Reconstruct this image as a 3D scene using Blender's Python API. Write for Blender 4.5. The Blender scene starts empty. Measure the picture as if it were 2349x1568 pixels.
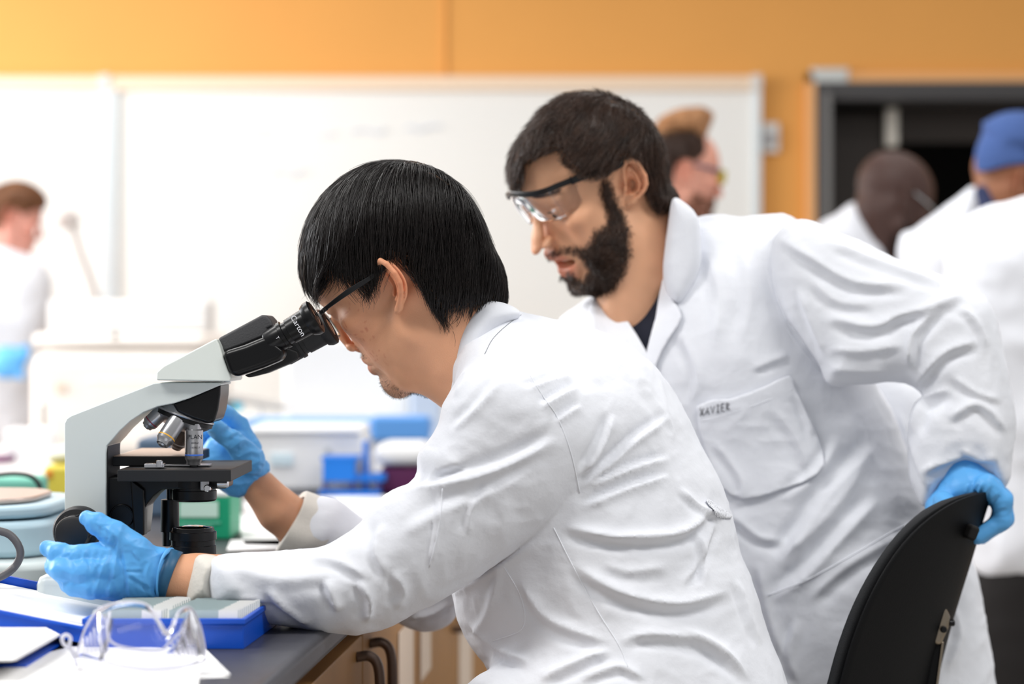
import bpy, bmesh, math, random
import numpy as np
from mathutils import Vector, Matrix
random.seed(7); RNG = np.random.default_rng(7)
C = bpy.context.scene.collection
sc = bpy.context.scene

# ------------------------------------------------------------------ camera, world, lights, exposure
FPX = 4567.0; CX = 1174.5; CY = 784.0; CAMZ = 1.21
cam_d = bpy.data.cameras.new('camera'); cam = bpy.data.objects.new('camera', cam_d); C.objects.link(cam)
cam.location = (0, 0, CAMZ); cam.rotation_euler = (math.pi/2, 0, 0)
cam_d.sensor_width = 36.0; cam_d.lens = FPX/2349*36.0
cam_d.clip_start = 0.05; cam_d.clip_end = 60
cam_d.dof.use_dof = True; cam_d.dof.focus_distance = 2.16
cam_d.dof.aperture_fstop = cam_d.lens/1000/0.0235
sc.camera = cam
sc.view_settings.view_transform = 'Standard'; sc.view_settings.look = 'None'
sc.view_settings.gamma = 1; sc.view_settings.exposure = 0.0
sc.view_settings.use_curve_mapping = False
w = bpy.data.worlds.new('world'); sc.world = w; w.use_nodes = True
w.node_tree.nodes['Background'].inputs[0].default_value = (.97, .98, 1, 1)
w.node_tree.nodes['Background'].inputs[1].default_value = 0.43
def area(name, loc, rot, sx, sy, power, col=(1, 1, 1)):
    l = bpy.data.lights.new(name, 'AREA'); l.shape = 'RECTANGLE'; l.size = sx; l.size_y = sy
    l.energy = power; l.color = col
    o = bpy.data.objects.new(name, l); C.objects.link(o); o.location = loc; o.rotation_euler = rot
    return o
# ceiling strip lights of the lab (above the frame) and daylight from the window wall on the left
for yy, pw in ((1.3, 52), (3.4, 33), (5.2, 36)):
    area('ceiling_light', (-1.7, yy, 2.95), (0, 0, 0), 1.6, .5, pw, (1, .985, .96))
    area('ceiling_light', (1.3, yy, 2.95), (0, 0, 0), 1.6, .5, pw*(.75 if yy < 5 else .22), (1, .985, .96))
area('window_light', (-4.3, 5.0, 2.3), (0, -math.pi/2, 0), 1.6, 3.4, 205, (.97, .98, 1))

def P(px, py, D):
    return Vector(((px-CX)/FPX*D, D, CAMZ-(py-CY)/FPX*D))
def PN(px, py, D): return np.array(P(px, py, D))
def proj(V):
    V = np.asarray(V)
    return np.stack([V[:, 0]/V[:, 1]*FPX+CX, CY-(V[:, 2]-CAMZ)/V[:, 1]*FPX], 1)

# ------------------------------------------------------------------ materials
def lin(c):
    return tuple(((x/255/12.92) if x/255 <= .04045 else ((x/255+.055)/1.055)**2.4) for x in c)
MATS = {}
def mat(name, col, rough=.5, metal=0, bump=0, bscale=200, var=0, vscale=20, sss=0, spec=.5, trans=0, ior=1.45,
        attr=None, coat=0, emis=0, sheen=0, alpha=1, bdet=2):
    if name in MATS: return MATS[name]
    m = bpy.data.materials.new(name); m.use_nodes = True; nt = m.node_tree; b = nt.nodes['Principled BSDF']
    L = nt.links.new
    c = lin(col)+(1,)
    b.inputs['Base Color'].default_value = c; b.inputs['Roughness'].default_value = rough
    b.inputs['Metallic'].default_value = metal; b.inputs['Specular IOR Level'].default_value = spec
    b.inputs['IOR'].default_value = ior; b.inputs['Transmission Weight'].default_value = trans
    b.inputs['Coat Weight'].default_value = coat; b.inputs['Alpha'].default_value = alpha
    b.inputs['Sheen Weight'].default_value = sheen
    if sss:
        b.inputs['Subsurface Weight'].default_value = sss
        b.inputs['Subsurface Radius'].default_value = (1, .35, .2); b.inputs['Subsurface Scale'].default_value = .006
    if emis:
        b.inputs['Emission Color'].default_value = c; b.inputs['Emission Strength'].default_value = emis
    tc = nt.nodes.new('ShaderNodeTexCoord')
    src = None
    if attr:
        a = nt.nodes.new('ShaderNodeAttribute'); a.attribute_name = attr; src = a.outputs['Color']
    if var:
        n = nt.nodes.new('ShaderNodeTexNoise'); n.inputs['Scale'].default_value = vscale; n.inputs['Detail'].default_value = 5
        L(tc.outputs['Object'], n.inputs['Vector'])
        h = nt.nodes.new('ShaderNodeHueSaturation')
        if src: L(src, h.inputs['Color'])
        else: h.inputs['Color'].default_value = c
        mr = nt.nodes.new('ShaderNodeMapRange'); mr.inputs[1].default_value = .3; mr.inputs[2].default_value = .7
        mr.inputs[3].default_value = 1-var; mr.inputs[4].default_value = 1+var
        L(n.outputs['Fac'], mr.inputs[0]); L(mr.outputs[0], h.inputs['Value']); src = h.outputs['Color']
    if src: L(src, b.inputs['Base Color'])
    if bump:
        n = nt.nodes.new('ShaderNodeTexNoise'); n.inputs['Scale'].default_value = bscale; n.inputs['Detail'].default_value = bdet
        L(tc.outputs['Object'], n.inputs['Vector'])
        bp = nt.nodes.new('ShaderNodeBump'); bp.inputs['Strength'].default_value = bump; bp.inputs['Distance'].default_value = .002
        L(n.outputs['Fac'], bp.inputs['Height']); L(bp.outputs['Normal'], b.inputs['Normal'])
    MATS[name] = m
    return m

# ------------------------------------------------------------------ object helpers
def link(name, me, m=None, parent=None, smooth=True):
    o = bpy.data.objects.new(name, me); C.objects.link(o)
    if m is not None: me.materials.append(m)
    if parent is not None: o.parent = parent
    if smooth and len(me.polygons): me.polygons.foreach_set('use_smooth', [True]*len(me.polygons))
    return o
def tag(o, label, cat, group=None, kind=None):
    if label: o['label'] = label
    if cat: o['category'] = cat
    if group: o['group'] = group
    if kind: o['kind'] = kind
    return o
def thing(name, label, cat, group=None):
    o = bpy.data.objects.new(name, None); C.objects.link(o); o.empty_display_size = .05
    return tag(o, label, cat, group)
def mesh(name, V, F, m=None, parent=None, smooth=True):
    me = bpy.data.meshes.new(name); V = np.asarray(V, dtype=np.float32)
    if isinstance(F, np.ndarray):
        n = F.shape[1]; me.vertices.add(len(V)); me.vertices.foreach_set('co', V.ravel())
        me.loops.add(F.size); me.loops.foreach_set('vertex_index', F.ravel().astype(np.int32))
        me.polygons.add(len(F)); me.polygons.foreach_set('loop_start', np.arange(0, F.size, n, dtype=np.int32))
        me.polygons.foreach_set('loop_total', np.full(len(F), n, dtype=np.int32))
        me.update(calc_edges=True); me.validate()
    else:
        me.from_pydata([tuple(v) for v in V.tolist()], [], F)
    return link(name, me, m, parent, smooth)
def bmobj(name, bm, m, parent=None, smooth=False, bevel=0, seg=2):
    bmesh.ops.recalc_face_normals(bm, faces=bm.faces)
    me = bpy.data.meshes.new(name); bm.to_mesh(me); bm.free()
    o = link(name, me, m, parent, smooth or bevel > 0)
    if bevel:
        md = o.modifiers.new('bevel', 'BEVEL'); md.width = bevel; md.segments = seg; md.limit_method = 'ANGLE'
        md.angle_limit = .6; md.harden_normals = True
    return o
def box(name, c, s, m, parent=None, rz=0, bevel=.002, rot=None, smooth=False):
    bm = bmesh.new(); bmesh.ops.create_cube(bm, size=1)
    R = rot if rot is not None else Matrix.Rotation(rz, 4, 'Z')
    bmesh.ops.transform(bm, matrix=Matrix.Translation(c) @ R @ Matrix.Diagonal((s[0], s[1], s[2], 1)), verts=bm.verts)
    return bmobj(name, bm, m, parent, bevel=bevel)
def prism(name, poly, D, thick, m, parent=None, bevel=.002, seg=3):
    """outline polygon standing at distance D (near face), extruded straight back by thick"""
    bm = bmesh.new()
    a = [bm.verts.new(P(x, y, D)) for x, y in poly]
    b = [bm.verts.new(P(x, y, D)+Vector((0, thick, 0))) for x, y in poly]
    bm.faces.new(a); bm.faces.new(b[::-1])
    for i in range(len(a)):
        j = (i+1) % len(a); bm.faces.new((a[j], a[i], b[i], b[j]))
    return bmobj(name, bm, m, parent, bevel=bevel, seg=seg)
def extr(name, pts, vec, m, parent=None, bevel=.002, seg=2):
    bm = bmesh.new(); v = Vector(vec)
    a = [bm.verts.new(Vector(p)) for p in pts]; b = [bm.verts.new(Vector(p)+v) for p in pts]
    bm.faces.new(a); bm.faces.new(b[::-1])
    for i in range(len(a)):
        j = (i+1) % len(a); bm.faces.new((a[j], a[i], b[i], b[j]))
    return bmobj(name, bm, m, parent, bevel=bevel, seg=seg)
def lathe(name, base, axis, prof, m, parent=None, n=48, smooth=True):
    """prof: list of (distance along axis, radius)"""
    ax = np.array(axis, float); ax /= np.linalg.norm(ax)
    t = np.array([0, 0, 1.]) if abs(ax[2]) < .9 else np.array([1., 0, 0])
    u = np.cross(ax, t); u /= np.linalg.norm(u); v = np.cross(ax, u)
    base = np.array(base, float); V = []; F = []
    for d, r in prof:
        for k in range(n):
            a = 2*math.pi*k/n; V.append(base+ax*d+(u*math.cos(a)+v*math.sin(a))*r)
    for i in range(len(prof)-1):
        for k in range(n):
            k2 = (k+1) % n; F.append((i*n+k, i*n+k2, (i+1)*n+k2, (i+1)*n+k))
    F.append(tuple(range(n))[::-1]); F.append(tuple(range((len(prof)-1)*n, len(prof)*n)))
    o = mesh(name, V, F, m, parent, smooth)
    bm = bmesh.new(); bm.from_mesh(o.data); bmesh.ops.recalc_face_normals(bm, faces=bm.faces)
    for e in bm.edges:
        if len(e.link_faces) == 2 and e.calc_face_angle(0) > .6: e.smooth = False
    bm.to_mesh(o.data); bm.free()
    return o
def catmull(pts, n=8):
    p = [np.array(q, float) for q in pts]; p = [2*p[0]-p[1]]+p+[2*p[-1]-p[-2]]; out = []
    for i in range(1, len(p)-2):
        for k in range(n):
            t = k/n; a, b, c, d = p[i-1:i+3]
            out.append(.5*((2*b)+(-a+c)*t+(2*a-5*b+4*c-d)*t*t+(-a+3*b-3*c+d)*t**3))
    out.append(p[-2]); return np.array(out)
def tube(name, pts, r, m, parent=None, n=12, sm=8, closed=False):
    Q = catmull(pts, sm) if sm > 1 else np.array([list(p) for p in pts], float)
    K = len(Q); rr = np.interp(np.linspace(0, 1, K), np.linspace(0, 1, len(r)), r) if hasattr(r, '__len__') else np.full(K, r)
    T = np.gradient(Q, axis=0); T /= np.linalg.norm(T, axis=1)[:, None]+1e-12
    u = np.cross(T[0], [0.13, .2, 1]); u /= np.linalg.norm(u); V = []
    for i in range(K):
        u = u-T[i]*np.dot(u, T[i]); u /= np.linalg.norm(u); v = np.cross(T[i], u)
        for k in range(n):
            a = 2*math.pi*k/n; V.append(Q[i]+(u*math.cos(a)+v*math.sin(a))*rr[i])
    F = [(i*n+k, i*n+(k+1) % n, (i+1)*n+(k+1) % n, (i+1)*n+k) for i in range(K-1) for k in range(n)]
    F += [tuple(range(n))[::-1], tuple(range((K-1)*n, K*n))]
    return mesh(name, V, F, m, parent)

# ------------------------------------------------------------------ implicit surface toolkit (numpy)
def smin(a, b, k):
    if np.isscalar(k) and k <= 0: return np.minimum(a, b)
    h = np.clip(.5+.5*(b-a)/k, 0, 1); return b*(1-h)+a*h-k*h*(1-h)
def smax(a, b, k): return -smin(-a, -b, k)
def rc(a, b, ra, rb=None):
    a = np.array(a, float); b = np.array(b, float); rb = ra if rb is None else rb; ab = b-a; l2 = max(ab@ab, 1e-12)
    def f(p):
        t = np.clip(((p-a)@ab)/l2, 0, 1); return np.linalg.norm(p-a-t[:, None]*ab, axis=1)-(ra+(rb-ra)*t)
    return f
def chain(pts, rad, k=.004):
    fs = [rc(pts[i], pts[i+1], rad[i], rad[i+1]) for i in range(len(pts)-1)]
    def f(p):
        d = fs[0](p)
        for g in fs[1:]: d = smin(d, g(p), k)
        return d
    return f
def ell(c, r, R=None):
    c = np.array(c, float); r = np.array(r, float)
    def f(p):
        q = p-c
        if R is not None: q = q@R
        k0 = np.linalg.norm(q/r, axis=1); k1 = np.linalg.norm(q/(r*r), axis=1)
        return k0*(k0-1)/np.maximum(k1, 1e-9)
    return f
def poly2(x, y, pg):
    """signed distance to polygon, negative inside"""
    pg = np.asarray(pg, float); n = len(pg); d = np.full(len(x), 1e9); s = np.ones(len(x), bool)
    ins = np.zeros(len(x), bool)
    for i in range(n):
        a = pg[i]; b = pg[i-1]; ex, ey = b-a; wx = x-a[0]; wy = y-a[1]
        t = np.clip((wx*ex+wy*ey)/max(ex*ex+ey*ey, 1e-12), 0, 1)
        dx = wx-ex*t; dy = wy-ey*t; d = np.minimum(d, dx*dx+dy*dy)
        c = (a[1] > y) != (b[1] > y)
        with np.errstate(divide='ignore', invalid='ignore'):
            ins ^= c & (x < (b[0]-a[0])*(y-a[1])/(b[1]-a[1]+1e-15)+a[0])
    d = np.sqrt(d); return np.where(ins, -d, d)
def smooth_poly(pg, n=5):
    q = [np.array(p, float) for p in pg]; N = len(q); out = []
    for i in range(N):
        a, b, c, d = q[i-1], q[i], q[(i+1) % N], q[(i+2) % N]
        for k in range(n):
            t = k/n; out.append(.5*((2*b)+(-a+c)*t+(2*a-5*b+4*c-d)*t*t+(-a+3*b-3*c+d)*t**3))
    return np.array(out)
def inflate(pg, D, R, T, sub=3, sharp=False, xs=1.0):
    """solid with the given side outline: a body standing at distance D, half thickness T, rounded with radius R.
    D may be one number or one per outline point (a slanted middle plane)."""
    pg = np.array(pg, float); Ds = np.full(len(pg), D, float) if np.isscalar(D) else np.array(D, float)
    cx, cy = pg.mean(0); n = PN(cx, cy, 1.0)-np.array([0, 0, CAMZ]); n /= np.linalg.norm(n)
    u = np.cross(n, [0, 0, 1]); u /= np.linalg.norm(u); v = np.cross(u, n)
    W = np.array([PN(x, y, d) for (x, y), d in zip(pg, Ds)]); c0 = W.mean(0)
    q = np.stack([(W-c0)@u, (W-c0)@v, np.ones(len(W))], 1)
    co, *_ = np.linalg.lstsq(q, (W-c0)@n, rcond=None)
    if np.ptp(Ds) == 0: co[:2] = 0
    p2 = q[:, :2]
    if sub > 1: p2 = smooth_poly(p2, sub)
    def f(p):
        w = p-c0; a = w@u; b = w@v; t = np.abs(w@n-(co[0]*a+co[1]*b+co[2]))
        d2 = poly2(a, b, p2)
        if sharp: return np.maximum(d2, t-T)
        qa = np.maximum(d2+R, 0); qb = np.maximum(t-T+R, 0)
        return np.sqrt(qa*qa+qb*qb)-R+np.minimum(np.maximum(d2+R, t-T+R), 0)
    return f
def model(ops):
    def f(p):
        d = None
        for op, g, k in ops:
            v = g(p)
            if d is None: d = v
            elif op == 'u': d = smin(d, v, k)
            elif op == 's': d = smax(d, -v, k)
            elif op == 'i': d = smax(d, v, k)
        return d
    return f
def chunked(f, p, n=300000):
    return np.concatenate([f(p[i:i+n]) for i in range(0, len(p), n)]) if len(p) else np.zeros(0)
def isosurf(f, lo, hi, h, B=8, margin=1.3, newton=2):
    lo = np.array(lo, float); hi = np.array(hi, float)
    nb = np.ceil((hi-lo)/(h*B)).astype(int); N = nb*B
    ax = [lo[i]+(np.arange(nb[i])+.5)*B*h for i in range(3)]
    cc = np.stack(np.meshgrid(*ax, indexing='ij'), -1).reshape(-1, 3)
    fc = chunked(f, cc); act = np.abs(fc) < margin*B*h*.87+h
    F = np.repeat(np.repeat(np.repeat(fc.reshape(nb).astype(np.float32), B, 0), B, 1), B, 2)
    idx = np.argwhere(act.reshape(nb)); g = np.stack(np.meshgrid(*[np.arange(B)]*3, indexing='ij'), -1).reshape(-1, 3)
    for s in range(0, len(idx), 500):
        q = (idx[s:s+500, None, :]*B+g[None]).reshape(-1, 3); val = chunked(f, lo+q*h)
        F[q[:, 0], q[:, 1], q[:, 2]] = val
    ins = F < 0
    s = np.zeros(tuple(N-1), np.uint8)
    cor = [(i, j, k) for i in (0, 1) for j in (0, 1) for k in (0, 1)]
    sl = lambda a, o: a[o[0]:a.shape[0]-1+o[0], o[1]:a.shape[1]-1+o[1], o[2]:a.shape[2]-1+o[2]]
    for o in cor: s += sl(ins, o)
    cells = np.argwhere((s > 0) & (s < 8)); vid = np.full(tuple(N-1), -1, np.int32); vid[tuple(cells.T)] = np.arange(len(cells))
    cv = {o: F[cells[:, 0]+o[0], cells[:, 1]+o[1], cells[:, 2]+o[2]] for o in cor}
    acc = np.zeros((len(cells), 3)); cnt = np.zeros(len(cells))
    for a in cor:
        for axx in range(3):
            if a[axx] == 0:
                b = list(a); b[axx] = 1; b = tuple(b); fa, fb = cv[a], cv[b]; m = (fa < 0) != (fb < 0)
                t = np.where(m, fa/np.where(m, fa-fb, 1), 0); pt = np.array(a, float)[None]+0*acc; pt[:, axx] = t
                acc[m] += pt[m]; cnt[m] += 1
    V = lo+(cells+acc/cnt[:, None])*h
    Q = []
    for axx in range(3):
        o1 = [0, 0, 0]; o1[axx] = 1
        A = ins[:N[0]-o1[0], :N[1]-o1[1], :N[2]-o1[2]]; Bm = ins[o1[0]:, o1[1]:, o1[2]:]
        e = np.argwhere(A != Bm); b, c = [(1, 2), (2, 0), (0, 1)][axx]
        e = e[(e[:, b] > 0) & (e[:, c] > 0) & (e[:, b] < N[b]-1) & (e[:, c] < N[c]-1)]
        sgn = A[tuple(e.T)]
        def off(db, dc):
            q = e.copy(); q[:, b] -= db; q[:, c] -= dc; return vid[tuple(q.T)]
        q = np.stack([off(1, 1), off(0, 1), off(0, 0), off(1, 0)], 1)
        q[~sgn] = q[~sgn][:, ::-1]; Q.append(q)
    Q = np.concatenate(Q); Q = Q[(Q >= 0).all(1)]
    for _ in range(newton):
        fv, gr = grad(f, V, h*.5); st = np.clip(fv, -h, h)[:, None]*gr; V = V-st
    return V, Q
def grad(f, V, e=1e-3):
    k = np.array([[1, -1, -1], [-1, -1, 1], [-1, 1, -1], [1, 1, 1]], float)
    g = np.zeros_like(V); s = 0
    for kk in k:
        v = chunked(f, V+kk*e); g += v[:, None]*kk; s = s+v
    n = np.linalg.norm(g, axis=1)[:, None]+1e-9
    return s/4, g/n
def hsh(ix, iy, iz):
    n = (ix*374761393+iy*668265263+iz*2147483647+1013904223) & 0x7fffffff
    n = ((n ^ (n >> 13))*1274126177) & 0x7fffffff
    return ((n ^ (n >> 16)) & 0xffff)/65535.0
def noise3(p):
    i = np.floor(p).astype(np.int64); t = p-i; t = t*t*t*(t*(t*6-15)+10); r = 0
    for dx in (0, 1):
        for dy in (0, 1):
            for dz in (0, 1):
                wgt = (t[:, 0] if dx else 1-t[:, 0])*(t[:, 1] if dy else 1-t[:, 1])*(t[:, 2] if dz else 1-t[:, 2])
                r = r+wgt*hsh(i[:, 0]+dx, i[:, 1]+dy, i[:, 2]+dz)
    return r*2-1
def normals(V, Q):
    n = np.cross(V[Q[:, 2]]-V[Q[:, 0]], V[Q[:, 3]]-V[Q[:, 1]]); N = np.zeros_like(V)
    for i in range(4):
        for a in range(3): N[:, a] += np.bincount(Q[:, i], n[:, a], len(V))
    return N/(np.linalg.norm(N, axis=1)[:, None]+1e-12)
def relax(V, Q, it=2, lam=.5):
    for _ in range(it):
        S = np.zeros_like(V); c = np.zeros(len(V))
        for i in range(4):
            a = Q[:, i]; b = Q[:, (i+1) % 4]
            for x, y in ((a, b), (b, a)):
                for k in range(3): S[:, k] += np.bincount(x, V[y, k], len(V))
                c += np.bincount(x, minlength=len(V))
        V = V*(1-lam)+lam*S/np.maximum(c, 1)[:, None]
    return V
def polyline_px(uv, pts):
    """signed distance (px) to a polyline and its running parameter 0..1"""
    pts = np.array(pts, float); best = np.full(len(uv), 1e9); sg = np.zeros(len(uv)); tt = np.zeros(len(uv))
    L = np.linalg.norm(np.diff(pts, axis=0), axis=1); cum = np.r_[0, np.cumsum(L)]
    for i in range(len(pts)-1):
        a = pts[i]; e = pts[i+1]-a; w_ = uv-a; t = np.clip((w_@e)/(e@e), 0, 1); r = w_-t[:, None]*e
        d = np.hypot(r[:, 0], r[:, 1]); m = d < best; best[m] = d[m]
        cr = e[0]*w_[:, 1]-e[1]*w_[:, 0]; sg[m] = np.sign(cr[m]); tt[m] = (cum[i]+t[m]*L[i])/cum[-1]
    return best*sg, tt
def folds(V, Q, fl, keep=None):
    """press cloth folds (ridge with a valley beside it) into a garment where it faces this way"""
    N = normals(V, Q); uv = proj(V); view = V-np.array([0, 0, CAMZ]); view /= np.linalg.norm(view, axis=1)[:, None]
    fac = np.clip(-(N*view).sum(1)*2.2, 0, 1); H = np.zeros(len(V))
    for pts, amp, wd in fl:
        q = np.array(catmull([(x, y, 0) for x, y in pts], 5))[:, :2] if len(pts) > 2 else pts
        lo = np.min(q, 0)-wd*4; hi = np.max(q, 0)+wd*4
        m = (uv[:, 0] > lo[0]) & (uv[:, 0] < hi[0]) & (uv[:, 1] > lo[1]) & (uv[:, 1] < hi[1]) & (fac > 0)
        d, t = polyline_px(uv[m], q); tp = np.clip(np.sin(np.pi*np.clip(t, 0, 1))*1.8, 0, 1)
        H[m] += amp*.001*tp*(np.exp(-np.abs(d/wd)**1.25)-.75*np.exp(-((d-1.5*wd)/wd)**2))
    H *= fac
    if keep is not None: H *= keep(V)
    return V+N*H[:, None]
def colattr(o, col, name='Col'):
    a = o.data.color_attributes.new(name, 'FLOAT_COLOR', 'POINT')
    c = np.ones((len(col), 4), np.float32); c[:, :3] = col; a.data.foreach_set('color', c.ravel())
def strands(name, S, r0, r1, m, parent):
    """S: (n, k, 3) strand points; thin three-sided tapering tubes"""
    n, K, _ = S.shape; T = np.gradient(S, axis=1); T /= np.linalg.norm(T, axis=2)[..., None]+1e-9
    ref = RNG.normal(size=(n, 1, 3)); U = np.cross(T, ref); U /= np.linalg.norm(U, axis=2)[..., None]+1e-9; W = np.cross(T, U)
    seg = np.r_[0, 1] ; d = np.linalg.norm(np.diff(S, axis=1), axis=2); L = np.concatenate([np.zeros((n, 1)), np.cumsum(d, 1)], 1)
    t = L/np.maximum(L[:, -1:], 1e-6); r = (r0+(r1-r0)*t**2)[..., None]
    V = np.stack([S+(U*math.cos(a)+W*math.sin(a))*r for a in (0, 2.094, 4.189)], 2).reshape(-1, 3)
    i = np.arange(n)[:, None, None]*K*3; k = np.arange(K-1)[None, :, None]*3; c = np.arange(3)[None, None, :]; c2 = (c+1) % 3
    F = np.stack([i+k+c, i+k+c2, i+k+3+c2, i+k+3+c], -1).reshape(-1, 4)
    ok = (np.linalg.norm(np.diff(S, axis=1), axis=2) > 1e-5).reshape(-1)
    F = F.reshape(-1, 3, 4)[ok].reshape(-1, 4)
    me = bpy.data.meshes.new(name); me.vertices.add(len(V)); me.vertices.foreach_set('co', V.astype(np.float32).ravel())
    me.loops.add(F.size); me.loops.foreach_set('vertex_index', F.ravel().astype(np.int32)); me.polygons.add(len(F))
    me.polygons.foreach_set('loop_start', np.arange(0, F.size, 4, dtype=np.int32)); me.polygons.foreach_set('loop_total', np.full(len(F), 4, np.int32))
    me.update(calc_edges=True)
    return link(name, me, m, parent)
def grow(H, roots, dirf, nst, step, lift, stop, wander=.15, curl=0):
    """trace hair strands over the volume H: they run along dirf, never sink below their level, end once past the volume"""
    n = len(roots); p = roots.copy(); out = [p.copy()]; alive = np.ones(n, bool)
    nz = RNG.normal(size=(n, 3))*wander; prev = None
    for s in range(nst):
        f0, g = grad(H, p, 1e-3); d = dirf(p)+nz+ (RNG.normal(size=(n, 3))*curl if curl else 0)
        d -= g*(d*g).sum(1)[:, None]*.85; d /= np.linalg.norm(d, axis=1)[:, None]+1e-9
        if prev is not None: d = d*.5+prev*.5; d /= np.linalg.norm(d, axis=1)[:, None]+1e-9
        prev = d; q = p+d*step[:, None] if hasattr(step, '__len__') else p+d*step
        f1, g1 = grad(H, q, 1e-3); lv = lift*(s+1)/nst
        push = np.clip(lv-f1, 0, None); q = q+g1*push[:, None]
        pull = np.clip(f1-lv-.0005, 0, None)
        alive &= ~(f1 > stop)
        p = np.where(alive[:, None], q, p); out.append(p.copy())
    return np.stack(out, 1)
# ------------------------------------------------------------------ heads
def ear_ops(s, k=1.0, flare=.42):
    """ear of one side as implicit pieces in head coordinates (x to the person's left)"""
    o = np.array([s*.0735, -.008, .0]); eb = np.array([s*flare, -.9, -.08]); eb /= np.linalg.norm(eb)
    eu = np.array([s*.05, -.12, 1.0]); eu -= eb*(eu@eb); eu /= np.linalg.norm(eu)
    n = np.cross(eb, eu); n = n*np.sign(n[0]*s)
    E = lambda a, b, c=0.: o+eb*a*k+eu*b*k+n*c*k
    Rm = np.stack([eb, eu, n], 1)
    helix = [(.001, .000, .0), (-.001, .012, .001), (.0015, .023, .002), (.009, .031, .0025), (.018, .0325, .0035), (.026, .027, .004), (.030, .015, .004),
             (.0295, .003, .0035), (.0255, -.008, .003), (.0195, -.0175, .002), (.012, -.026, .001), (.006, -.028, .0)]
    hr = [.0026, .003, .003, .0031, .0031, .0031, .003, .003, .003, .0034, .0052, .0046]
    anti = [(.012, .024, .0), (.0185, .016, .0012), (.021, .005, .0018), (.0185, -.006, .0018), (.0125, -.0135, .001)]
    return [('u', ell(E(.0145, .004, -.0035), np.array([.0150, .0285, .0030])*k, Rm), .004),
            ('u', ell(E(.010, -.018, -.001), np.array([.008, .012, .003])*k, Rm), .004),
            ('u', chain([E(*h) for h in helix], [r*k for r in hr], .001), .0012),
            ('u', chain([E(*h) for h in anti], [.0024*k]*5, .001), .0018),
            ('u', rc(E(.012, .024), E(.007, .020), .002*k), .0015),
            ('s', ell(E(.0095, .0015, .002), np.array([.0088, .0128, .0095])*k, Rm), .0018),
            ('s', ell(E(.003, -.006, .001), np.array([.0045, .0055, .009])*k, Rm), .002),
            ('u', ell(E(-.0015, -.004, .0015), np.array([.0032, .006, .0032])*k, Rm), .002),
            ('u', ell(E(.010, -.0145, .001), np.array([.0036, .003, .003])*k, Rm), .002)]
PROFILE = [(.0, .115), (.06, .098), (.083, .075), (.0945, .052), (.0985, .037), (.0955, .022), (.0925, .008), (.0925, -.01), (.0935, -.03), (.0955, -.043),
           (.0985, -.052), (.1005, -.058), (.0985, -.0645), (.0985, -.071), (.0925, -.080), (.0935, -.090), (.0915, -.101), (.083, -.110), (.066, -.110),
           (.04, -.098), (.0, -.075), (-.03, -.03), (-.03, .08)]
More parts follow.
